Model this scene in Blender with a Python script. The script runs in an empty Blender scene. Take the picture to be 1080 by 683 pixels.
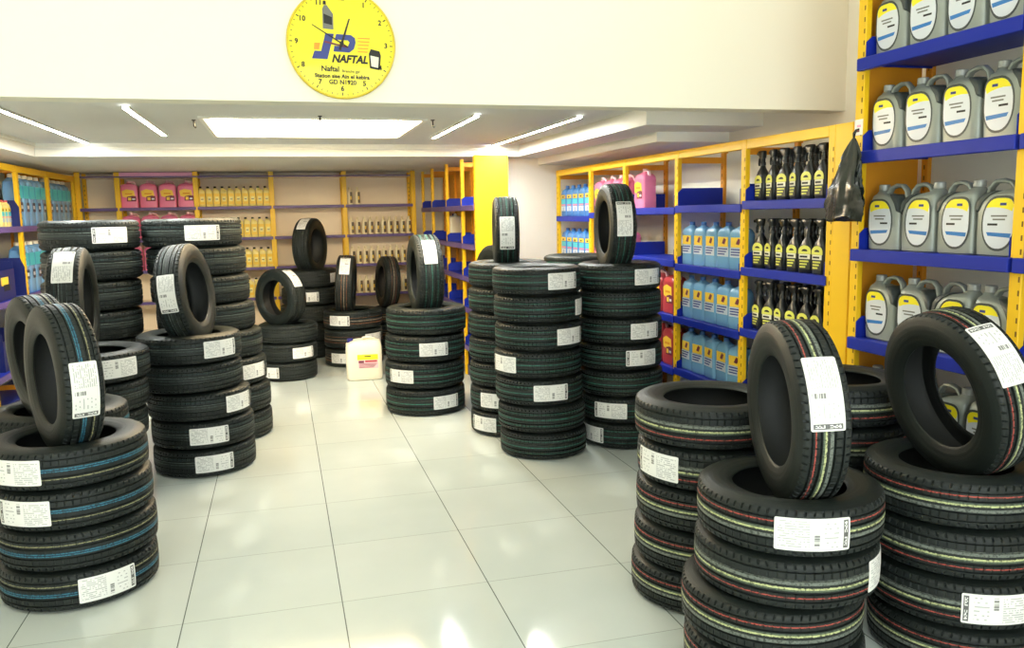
import bpy, math, random
import numpy as np
from mathutils import Matrix, Vector
random.seed(7)
PI = math.pi
scene = bpy.context.scene
COL = scene.collection

# ------------------------------------------------------------------ helpers
def srgb(r, g, b):
    f = lambda c: (c/255/12.92) if c/255 <= .04045 else ((c/255+.055)/1.055)**2.4
    return (f(r), f(g), f(b), 1.0)

def new_mat(name):
    m = bpy.data.materials.new(name); m.use_nodes = True
    return m, m.node_tree, m.node_tree.nodes['Principled BSDF']

def mat(name, col, rough=.5, metal=0., spec=.5, noise=0., nscale=20., bump=0., bscale=200., emit=None, estr=0., trans=0., sss=0., coat=0.):
    m, nt, b = new_mat(name)
    b.inputs['Base Color'].default_value = col
    b.inputs['Roughness'].default_value = rough
    b.inputs['Metallic'].default_value = metal
    b.inputs['Specular IOR Level'].default_value = spec
    b.inputs['Coat Weight'].default_value = coat
    if trans: b.inputs['Transmission Weight'].default_value = trans
    if sss:
        b.inputs['Subsurface Weight'].default_value = sss
        b.inputs['Subsurface Radius'].default_value = (.02, .02, .02)
    if emit:
        b.inputs['Emission Color'].default_value = emit
        b.inputs['Emission Strength'].default_value = estr
    tc = None
    if noise or bump:
        tc = nt.nodes.new('ShaderNodeTexCoord')
    if noise:
        n = nt.nodes.new('ShaderNodeTexNoise'); n.inputs['Scale'].default_value = nscale; n.inputs['Detail'].default_value = 4
        nt.links.new(tc.outputs['Object'], n.inputs['Vector'])
        mx = nt.nodes.new('ShaderNodeMix'); mx.data_type = 'RGBA'
        mx.inputs[6].default_value = tuple(max(0, c*(1-noise)) for c in col[:3])+(1,)
        mx.inputs[7].default_value = tuple(min(1, c*(1+noise)) for c in col[:3])+(1,)
        nt.links.new(n.outputs['Fac'], mx.inputs[0]); nt.links.new(mx.outputs[2], b.inputs['Base Color'])
    if bump:
        n = nt.nodes.new('ShaderNodeTexNoise'); n.inputs['Scale'].default_value = bscale
        nt.links.new(tc.outputs['Object'], n.inputs['Vector'])
        bp = nt.nodes.new('ShaderNodeBump'); bp.inputs['Strength'].default_value = bump; bp.inputs['Distance'].default_value = .002
        nt.links.new(n.outputs['Fac'], bp.inputs['Height']); nt.links.new(bp.outputs['Normal'], b.inputs['Normal'])
    return m

class NG:
    """tiny node-math helper"""
    def __init__(s, nt): s.nt = nt
    def m(s, op, a, b=None, c=None):
        n = s.nt.nodes.new('ShaderNodeMath'); n.operation = op
        for i, v in enumerate((a, b, c)):
            if v is None: continue
            if isinstance(v, (int, float)): n.inputs[i].default_value = v
            else: s.nt.links.new(v, n.inputs[i])
        return n.outputs[0]
    def band(s, x, a, b): return s.m('MULTIPLY', s.m('GREATER_THAN', x, a), s.m('LESS_THAN', x, b))
    def mix(s, f, a, b):
        n = s.nt.nodes.new('ShaderNodeMix'); n.data_type = 'RGBA'
        for sock, v in ((n.inputs[0], f), (n.inputs[6], a), (n.inputs[7], b)):
            if isinstance(v, (int, float)): sock.default_value = v
            elif isinstance(v, tuple): sock.default_value = v
            else: s.nt.links.new(v, sock)
        return n.outputs[2]

class MB:
    """collects geometry with material indices, builds ONE mesh"""
    def __init__(s): s.v = []; s.f = []; s.mi = []; s.mats = []; s.uv = {}
    def _m(s, m):
        if m not in s.mats: s.mats.append(m)
        return s.mats.index(m)
    def add(s, vs, fs, m):
        o = len(s.v); s.v += [tuple(v) for v in vs]; k = s._m(m)
        for f in fs: s.f.append(tuple(i+o for i in f)); s.mi.append(k)
    def box(s, a, b, m):
        x0, y0, z0 = a; x1, y1, z1 = b
        if x0 > x1: x0, x1 = x1, x0
        if y0 > y1: y0, y1 = y1, y0
        if z0 > z1: z0, z1 = z1, z0
        s.add([(x0,y0,z0),(x1,y0,z0),(x1,y1,z0),(x0,y1,z0),(x0,y0,z1),(x1,y0,z1),(x1,y1,z1),(x0,y1,z1)],
              [(0,3,2,1),(4,5,6,7),(0,1,5,4),(1,2,6,5),(2,3,7,6),(3,0,4,7)], m)
    def bbox(s, a, b, m, r=.004):
        """box with chamfered edges"""
        x0, y0, z0 = a; x1, y1, z1 = b
        sec = [(z0, r), (z0+r, 0), (z1-r, 0), (z1, r)]
        vs = []; fs = []
        for z, i in sec:
            c = r
            X0, X1, Y0, Y1 = x0+i, x1-i, y0+i, y1-i
            vs += [(X0+c,Y0,z),(X1-c,Y0,z),(X1,Y0+c,z),(X1,Y1-c,z),(X1-c,Y1,z),(X0+c,Y1,z),(X0,Y1-c,z),(X0,Y0+c,z)]
        for k in range(3):
            for j in range(8):
                fs.append((k*8+j, k*8+(j+1) % 8, (k+1)*8+(j+1) % 8, (k+1)*8+j))
        fs.append(tuple(range(7, -1, -1))); fs.append(tuple(range(24, 32)))
        s.add(vs, fs, m)
    def loft(s, secs, m, n=24, cap=True):
        """secs: (z, width, depth, exponent, cx, cy)"""
        vs = []; fs = []
        for sc in secs:
            z, w, d, e = sc[:4]; cx = sc[4] if len(sc) > 4 else 0; cy = sc[5] if len(sc) > 5 else 0
            for k in range(n):
                t = 2*PI*k/n; c, q = math.cos(t), math.sin(t)
                vs.append((cx+w/2*math.copysign(abs(c)**(2/e), c), cy+d/2*math.copysign(abs(q)**(2/e), q), z))
        for k in range(len(secs)-1):
            for j in range(n):
                fs.append((k*n+j, k*n+(j+1) % n, (k+1)*n+(j+1) % n, (k+1)*n+j))
        if cap:
            fs.append(tuple(range(n-1, -1, -1))); o = (len(secs)-1)*n; fs.append(tuple(range(o, o+n)))
        s.add(vs, fs, m)
    def tube(s, pts, r, m, n=8, ry=None):
        P = [Vector(p) for p in pts]; vs = []; fs = []; ry = ry or r
        up0 = None
        for i, p in enumerate(P):
            d = (P[min(i+1, len(P)-1)]-P[max(i-1, 0)]).normalized()
            if up0 is None:
                up0 = Vector((0, 1, 0)) if abs(d.y) < .9 else Vector((1, 0, 0))
            a = (up0-d*up0.dot(d)).normalized(); b = d.cross(a); up0 = a
            for k in range(n):
                t = 2*PI*k/n; q = p+a*(ry*math.cos(t))+b*(r*math.sin(t)); vs.append(tuple(q))
        for i in range(len(P)-1):
            for k in range(n):
                fs.append((i*n+k, i*n+(k+1) % n, (i+1)*n+(k+1) % n, (i+1)*n+k))
        fs.append(tuple(range(n-1, -1, -1))); o = (len(P)-1)*n; fs.append(tuple(range(o, o+n)))
        s.add(vs, fs, m)
    def plate(s, pts, y0, y1, m):
        """outline in (x,z), extruded from y0 (front) to y1"""
        n = len(pts)
        vs = [(x, y0, z) for x, z in pts]+[(x, y1, z) for x, z in pts]
        fs = [tuple(range(n)), tuple(range(2*n-1, n-1, -1))]
        for i in range(n): j = (i+1) % n; fs.append((i, i+n, j+n, j))
        s.add(vs, fs, m)
    def mesh(s, name, smooth=35):
        me = bpy.data.meshes.new(name); me.from_pydata(s.v, [], s.f)
        for m in s.mats: me.materials.append(m)
        me.polygons.foreach_set('material_index', s.mi)
        import bmesh
        bm = bmesh.new(); bm.from_mesh(me); bmesh.ops.recalc_face_normals(bm, faces=bm.faces); bm.to_mesh(me); bm.free()
        if smooth:
            me.polygons.foreach_set('use_smooth', [True]*len(me.polygons)); me.set_sharp_from_angle(angle=math.radians(smooth))
        me.update()
        return me
    def build(s, name, parent=None, smooth=35):
        o = bpy.data.objects.new(name, s.mesh(name, smooth)); COL.objects.link(o); o.parent = parent
        return o

def tag(o, label, cat, group=None):
    o['label'] = label; o['category'] = cat
    if group: o['group'] = group
    return o
def thing(name, label, cat, loc=(0, 0, 0), rot=(0, 0, 0), group=None):
    o = bpy.data.objects.new(name, None); COL.objects.link(o); o.location = loc; o.rotation_euler = rot
    o.empty_display_size = .05
    return tag(o, label, cat, group)
def struct(o):
    o['kind'] = 'structure'; return o
def copy_tree(o, parent=None):
    c = o.copy(); COL.objects.link(c); c.parent = parent
    for ch in o.children: copy_tree(ch, c)
    return c
ORD = ['first', 'second', 'third', 'fourth', 'fifth', 'sixth', 'seventh', 'eighth', 'ninth', 'tenth', 'eleventh', 'twelfth']

# ------------------------------------------------------------------ materials
M = {}
M['rubber'] = mat('tire rubber', (.0072, .0108, .0094, 1), .5, spec=.34, noise=.25, nscale=30, bump=.25, bscale=260)
def add_rings(m):
    nt = m.node_tree; b = nt.nodes['Principled BSDF']; g = NG(nt)
    tc = nt.nodes.new('ShaderNodeTexCoord'); sp = nt.nodes.new('ShaderNodeSeparateXYZ'); nt.links.new(tc.outputs['Object'], sp.inputs[0])
    r = g.m('SQRT', g.m('ADD', g.m('MULTIPLY', sp.outputs['X'], sp.outputs['X']), g.m('MULTIPLY', sp.outputs['Y'], sp.outputs['Y'])))
    ln = g.m('GREATER_THAN', g.m('FRACT', g.m('MULTIPLY', r, 70)), .82)
    old = b.inputs['Normal'].links[0].from_socket
    bp = nt.nodes.new('ShaderNodeBump'); bp.inputs['Strength'].default_value = .35; bp.inputs['Distance'].default_value = .0015
    nt.links.new(ln, bp.inputs['Height']); nt.links.new(old, bp.inputs['Normal']); nt.links.new(bp.outputs['Normal'], b.inputs['Normal'])
add_rings(M['rubber'])
M['rubber_in'] = mat('inner liner rubber', (.010, .012, .0115, 1), .6, bump=.2, bscale=120)
M['yellow'] = mat('yellow powder coat', srgb(240, 190, 8), .45, noise=.05, nscale=6)
M['yellow_in'] = mat('orange yellow panel', srgb(226, 150, 24), .5, noise=.06, nscale=5)
M['hole'] = mat('post slot', srgb(120, 84, 20), .8)
M['blue'] = mat('blue shelf steel', srgb(14, 38, 150), .5, spec=.3, noise=.06, nscale=8)
M['blue_dk'] = mat('dark blue plastic', srgb(14, 26, 92), .45)
M['lilac'] = mat('dark lilac shelf edge', srgb(92, 72, 128), .45)
M['cream'] = mat('cream painted panel', srgb(240, 226, 202), .6, noise=.03, nscale=4)
M['white_panel'] = mat('off white back panel', srgb(236, 234, 220), .6, noise=.03, nscale=4)
M['wall'] = mat('warm white wall paint', srgb(234, 230, 212), .75, noise=.015, nscale=2, bump=.05, bscale=90)
M['wall_side'] = mat('cream wall paint', srgb(238, 230, 214), .75, noise=.015, nscale=2, bump=.05, bscale=90)
M['ceil'] = mat('matt white ceiling paint', srgb(226, 226, 220), .8, noise=.012, nscale=2)
M['moulding'] = mat('white plaster moulding', srgb(240, 238, 228), .6)
M['led'] = mat('cool LED diffuser', (1, 1, 1, 1), .4, emit=(.97, 1, .95, 1), estr=230)
M['led_front'] = mat('ceiling panel diffuser', (1, 1, 1, 1), .4, emit=(.96, 1, .95, 1), estr=7.5)
M['warm'] = mat('warm LED diffuser', (1, 1, 1, 1), .4, emit=(1, .76, .44, 1), estr=100)
M['alu'] = mat('brushed aluminium', (.7, .7, .7, 1), .3, metal=1)
M['dark_metal'] = mat('dark bracket metal', (.05, .045, .04, 1), .45)
M['black_pl'] = mat('black gloss plastic', (.010, .012, .012, 1), .28)
M['grey_jug'] = mat('silver grey plastic', srgb(150, 156, 148), .36, metal=.25, noise=.05, nscale=12)
M['grey_dk'] = mat('dark grey plastic', srgb(62, 68, 66), .42)
M['cap_grey'] = mat('grey cap plastic', srgb(158, 162, 158), .4, metal=.2)
M['bottle_blue'] = mat('pale blue fluid bottle', srgb(118, 166, 200), .22, sss=.15, noise=.05, nscale=10)
M['bottle_blue2'] = mat('mid blue fluid bottle', srgb(66, 124, 190), .25)
M['cap_blue'] = mat('blue cap plastic', srgb(40, 92, 160), .4)
M['pink'] = mat('pink fluid jug', srgb(228, 122, 158), .3, sss=.15)
M['pink_top'] = mat('pale pink jug top', srgb(240, 196, 200), .3)
M['pink_panel'] = mat('pink header card', srgb(226, 160, 190), .5)
M['red'] = mat('red fluid jug', srgb(176, 60, 66), .3)
M['yellow_bottle'] = mat('yellow oil bottle', srgb(238, 218, 130), .35)
M['yellow_label'] = mat('yellow bottle label', srgb(240, 200, 60), .5)
M['cream_bottle'] = mat('cream slim bottle', srgb(232, 218, 176), .35)
M['brown_label'] = mat('dark olive label', srgb(92, 72, 40), .5)
M['tallblue'] = mat('clear blue tall bottle', srgb(120, 170, 214), .2, sss=.1)
M['cyan'] = mat('cyan label', srgb(70, 196, 214), .45)
M['milky'] = mat('milky white plastic', srgb(236, 228, 204), .35, sss=.2)
M['cap_navy'] = mat('navy cap plastic', srgb(36, 34, 110), .4)
M['ink'] = mat('black print ink', srgb(28, 26, 20), .6)
M['ink_blue'] = mat('blue print ink', srgb(52, 62, 130), .55)
M['ink_orange'] = mat('orange print ink', srgb(222, 150, 30), .55)
M['ink_maroon'] = mat('maroon print ink', srgb(110, 40, 60), .55)
M['ink_grey'] = mat('grey print ink', srgb(112, 112, 104), .55)
M['ink_pale'] = mat('pale print ink', srgb(226, 224, 200), .55)
M['clock_face'] = mat('yellow clock face', srgb(236, 222, 6), .4, coat=.3)
M['clock_rim'] = mat('yellow clock rim', srgb(214, 190, 20), .35)
M['paper'] = mat('white paper', srgb(240, 238, 230), .7)
M['bag'] = mat('black polythene', (.012, .016, .013, 1), .22, bump=.6, bscale=14)

def tread_mat(kind, W):
    m, nt, b = new_mat('tread rubber '+kind); g = NG(nt)
    tc = nt.nodes.new('ShaderNodeTexCoord'); sp = nt.nodes.new('ShaderNodeSeparateXYZ')
    nt.links.new(tc.outputs['Object'], sp.inputs[0])
    t = g.m('DIVIDE', sp.outputs['Z'], W)
    nz = nt.nodes.new('ShaderNodeTexNoise'); nz.inputs['Scale'].default_value = 45; nt.links.new(tc.outputs['Object'], nz.inputs['Vector'])
    col = g.mix(nz.outputs['Fac'], (.0075, .0105, .0095, 1), (.016, .021, .019, 1))
    wear = nt.nodes.new('ShaderNodeTexNoise'); wear.inputs['Scale'].default_value = 110; nt.links.new(tc.outputs['Object'], wear.inputs['Vector'])
    worn = g.m('MINIMUM', 1, g.m('MAXIMUM', .25, g.m('ADD', .55, g.m('MULTIPLY', g.m('SUBTRACT', wear.outputs['Fac'], .42), 4))))
    rag = g.m('MULTIPLY', g.m('SUBTRACT', wear.outputs['Fac'], .5), .022)
    tt = g.m('ADD', t, rag)
    stripes = {
        'red': [(.20, .222, srgb(196, 84, 72), .8), (.012, .050, srgb(198, 204, 148), .9), (.05, .085, srgb(92, 106, 88), .8), (-.115, -.04, srgb(150, 158, 148), .5)],
        'blue': [(-.20, -.178, srgb(168, 164, 122), .75), (-.02, .075, srgb(20, 66, 92), .9), (-.005, .010, srgb(70, 140, 160), .8), (.05, .064, srgb(78, 150, 168), .8)],
        'green': [(.20, .222, srgb(44, 116, 100), .8), (-.03, .0, srgb(58, 132, 116), .75), (-.24, -.21, srgb(30, 88, 76), .8), (.10, .112, srgb(110, 120, 112), .5)],
        'grey': [(.085, .10, srgb(150, 164, 158), .6), (.0, .012, srgb(128, 146, 140), .55), (-.12, -.105, srgb(128, 140, 136), .5), (.2, .215, srgb(40, 90, 92), .5)],
        'brown': [(.12, .15, srgb(170, 112, 66), .8), (-.03, -.005, srgb(196, 176, 150), .7), (-.17, -.145, srgb(150, 90, 56), .7)],
        'plain': [(.1, .112, srgb(90, 92, 84), .35), (-.1, -.088, srgb(90, 92, 84), .3)],
    }[kind]
    for a, c, k, f in stripes:
        fac = g.m('MULTIPLY', g.m('MULTIPLY', g.band(tt, a, c), f), worn); col = g.mix(fac, col, k)
    nt.links.new(col, b.inputs['Base Color']); b.inputs['Roughness'].default_value = .55; b.inputs['Specular IOR Level'].default_value = .33
    bp = nt.nodes.new('ShaderNodeBump'); bp.inputs['Strength'].default_value = .2; bp.inputs['Distance'].default_value = .002
    nt.links.new(wear.outputs['Fac'], bp.inputs['Height']); nt.links.new(bp.outputs['Normal'], b.inputs['Normal'])
    return m

def sticker_mat():
    m, nt, b = new_mat('printed paper tire label'); g = NG(nt)
    uv = nt.nodes.new('ShaderNodeUVMap'); sp = nt.nodes.new('ShaderNodeSeparateXYZ'); nt.links.new(uv.outputs[0], sp.inputs[0])
    u, v = sp.outputs['X'], sp.outputs['Y']
    col = (.80, .80, .77, 1)
    def cells(nu, nv):
        n = nt.nodes.new('ShaderNodeTexWhiteNoise'); n.noise_dimensions = '2D'
        c = nt.nodes.new('ShaderNodeCombineXYZ')
        nt.links.new(g.m('FLOOR', g.m('MULTIPLY', u, nu)), c.inputs[0]); nt.links.new(g.m('FLOOR', g.m('MULTIPLY', v, nv)), c.inputs[1])
        nt.links.new(c.outputs[0], n.inputs['Vector']); return n.outputs['Value']
    # rows of small print
    row = g.m('LESS_THAN', g.m('FRACT', g.m('MULTIPLY', v, 13)), .45)
    ink = g.m('MULTIPLY', row, g.m('GREATER_THAN', cells(46, 13), .35))
    reg = g.m('MULTIPLY', g.band(u, .55, .96), g.band(v, .08, .92))
    col = g.mix(g.m('MULTIPLY', g.m('MULTIPLY', ink, reg), .55), col, (.15, .15, .16, 1))
    row2 = g.m('LESS_THAN', g.m('FRACT', g.m('MULTIPLY', v, 7)), .3)
    ink2 = g.m('MULTIPLY', g.m('MULTIPLY', row2, g.m('GREATER_THAN', cells(30, 7), .5)), g.m('MULTIPLY', g.band(u, .16, .36), g.band(v, .1, .9)))
    col = g.mix(g.m('MULTIPLY', ink2, .5), col, (.12, .12, .13, 1))
    # barcode
    bar = g.m('MULTIPLY', g.m('GREATER_THAN', cells(4, 60), .45), g.m('MULTIPLY', g.band(u, .42, .49), g.band(v, .5, .9)))
    col = g.mix(g.m('MULTIPLY', bar, .8), col, (.05, .05, .05, 1))
    # boxed word mark at the end
    box = g.m('MULTIPLY', g.band(u, .025, .095), g.band(v, .07, .93))
    inner = g.m('MULTIPLY', g.band(u, .04, .08), g.band(v, .12, .88))
    col = g.mix(g.m('MULTIPLY', box, .9), col, (.03, .03, .03, 1))
    let = g.m('MULTIPLY', inner, g.m('GREATER_THAN', cells(60, 22), .45))
    col = g.mix(let, col, (.75, .75, .72, 1))
    nt.links.new(col, b.inputs['Base Color']); b.inputs['Roughness'].default_value = .45
    return m
M['sticker'] = sticker_mat()

# ------------------------------------------------------------------ tires
def tire_profiles(R, W):
    ri = .61*R; md = (R+ri)/2
    half = [(-.43*W, R-.010), (-.468*W, R-.021), (-.490*W, R-.036), (-.4995*W, md+.018), (-.5*W, md), (-.4995*W, md-.012), (-.493*W, md-.02),
            (-.484*W, ri+.034), (-.486*W, ri+.030), (-.462*W, ri+.020), (-.435*W, ri+.009), (-.42*W, ri+.003), (-.40*W, ri), (-.375*W, ri+.001), (-.36*W, ri+.008)]
    inner = [(-.40*W, ri+.030), (-.43*W, md-.01), (-.43*W, md+.02), (-.40*W, R-.032), (-.30*W, R-.020)]
    loop = half+inner+[(0, R-.019)]+[(-z, r) for z, r in reversed(inner)]+[(-z, r) for z, r in reversed(half)]+[(.2*W, R-.0125), (-.2*W, R-.0125)]
    return ri, half, inner, loop

def casing_mesh(R, W, N=96):
    ri, half, inner, loop = tire_profiles(R, W); n = len(loop); k = len(half)
    mb = MB(); vs = []
    for i in range(N):
        c, s = math.cos(2*PI*i/N), math.sin(2*PI*i/N)
        vs += [(r*c, r*s, z) for z, r in loop]
    fo, fi = [], []
    for i in range(N):
        a, b = i*n, ((i+1) % N)*n
        for j in range(n):
            q = (a+j, b+j, b+(j+1) % n, a+(j+1) % n)
            (fi if k-2 <= j < k+2*len(inner)+2 else fo).append(q)
    mb.add(vs, fo, M['rubber']); o = len(mb.f)
    mi = mb._m(M['rubber_in'])
    for q in fi: mb.f.append(q); mb.mi.append(mi)
    return mb.mesh('tire_casing', 40)

def tread_mesh(R, W, kind):
    # samples across the tread; grooves at +-.115 and +-.285 of the width
    g = (.125, .285); zs = []
    edge = .456
    def addz(*a): zs.extend(a)
    pos = [0.0]
    for c in g: pos += [c-.024, c-.015, c+.015, c+.024]
    pos += [.33, .37, .40, .425, .445, edge]
    pos = sorted(set([-p for p in pos]+pos))
    def rad(p):
        a = abs(p); r = R-.0035*(a/.4)**2
        if a > .375: r -= .0135*((a-.375)/.081)**2
        for c in g:
            if abs(a-c) < .0155: r -= .0075
        return r
    NP = 68; sub = [0., .06, .24, .31, .66]
    ang = []; typ = []
    for i in range(NP):
        for j, s in enumerate(sub): ang.append(2*PI*(i+s)/NP); typ.append(j)
    n = len(pos); N = len(ang); vs = []
    for a, t in zip(ang, typ):
        for p in pos:
            r = rad(p); ap = abs(p); aa = a
            if ap > .34:      # shoulder cuts, slightly slanted
                aa = a+(ap-.34)*.12
                if t in (1, 2): r -= .0085 if ap < .45 else .006
            elif .145 < ap < .27 and t == 1: r -= .003
            elif ap < .1 and t == 2: r -= .0022
            vs.append((r*math.cos(aa), r*math.sin(aa), p*W))
    fs = []
    for i in range(N):
        a, b = i*n, ((i+1) % N)*n
        for j in range(n-1): fs.append((a+j, b+j, b+j+1, a+j+1))
    # skirt tucked into the casing
    base = len(vs)
    for a in ang:
        vs.append(((R-.022)*math.cos(a), (R-.022)*math.sin(a), -edge*W+.003)); vs.append(((R-.022)*math.cos(a), (R-.022)*math.sin(a), edge*W-.003))
    for i in range(N):
        j = (i+1) % N
        fs.append((i*n, base+2*i, base+2*j, j*n)); fs.append((i*n+n-1, j*n+n-1, base+2*j+1, base+2*i+1))
    mb = MB(); mb.add(vs, fs, tread_mat(kind, W))
    return mb.mesh('tire_tread', 28)

def sticker_mesh(R, W, brand):
    L, hz = .225, .050
    us = [0, .012, .035]+[i/14 for i in range(1, 14)]+[.965, .988, 1]
    vs, fs, uvs = [], [], []
    for lay, dr in ((0, .0018), (1, .0004)):
        for u in us:
            a = (u-.5)*L/R; e = min(u, 1-u); k = 1 if e > .03 else (.93+.06*(e > .01))
            for v in (-1, -.5, 0, .5, 1):
                z = v*hz*k; r = R-.0035*(abs(z)/W/.4)**2+dr
                vs.append((r*math.cos(a), r*math.sin(a), z)); uvs.append((u if brand == 0 else 1-u, (v*k+1)/2 if brand == 0 else 1-(v*k+1)/2))
    n = len(us)
    def idx(l, i, j): return l*n*5+i*5+j
    for l in (0, 1):
        for i in range(n-1):
            for j in range(4): fs.append((idx(l, i, j), idx(l, i+1, j), idx(l, i+1, j+1), idx(l, i, j+1)))
    for i in range(n-1):
        for j in (0, 4): fs.append((idx(0, i, j), idx(0, i+1, j), idx(1, i+1, j), idx(1, i, j)))
    for j in range(4):
        for i in (0, n-1): fs.append((idx(0, i, j), idx(0, i, j+1), idx(1, i, j+1), idx(1, i, j)))
    mb = MB(); mb.add(vs, fs, M['sticker']); me = mb.mesh('paper_label', 40)
    ul = me.uv_layers.new(name='UVMap')
    for lp in me.loops: ul.data[lp.index].uv = uvs[lp.vertex_index]
    return me

_tm = {}
def tire_meshes(R, W, kind):
    k = (R, W, kind)
    if k not in _tm:
        _tm[k] = (casing_mesh(R, W), tread_mesh(R, W, kind), sticker_mesh(R, W, 0), sticker_mesh(R, W, 1))
    return _tm[k]

def make_tire(R, W, kind, mw, label, group, phi=None, brand=0, spin=0.):
    cs, tr, s0, s1 = tire_meshes(R, W, kind)
    t = thing('tire', label, 'tire', group=group); t.matrix_world = mw
    for nm, me in (('casing', cs), ('tread', tr)):
        o = bpy.data.objects.new(nm, me); COL.objects.link(o); o.parent = t; o.rotation_euler = (0, 0, spin)
    if phi is not None:
        o = bpy.data.objects.new('paper_label', s1 if brand else s0); COL.objects.link(o); o.parent = t; o.rotation_euler = (0, 0, phi)
        o['label'] = 'white printed paper label'
    return t

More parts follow.
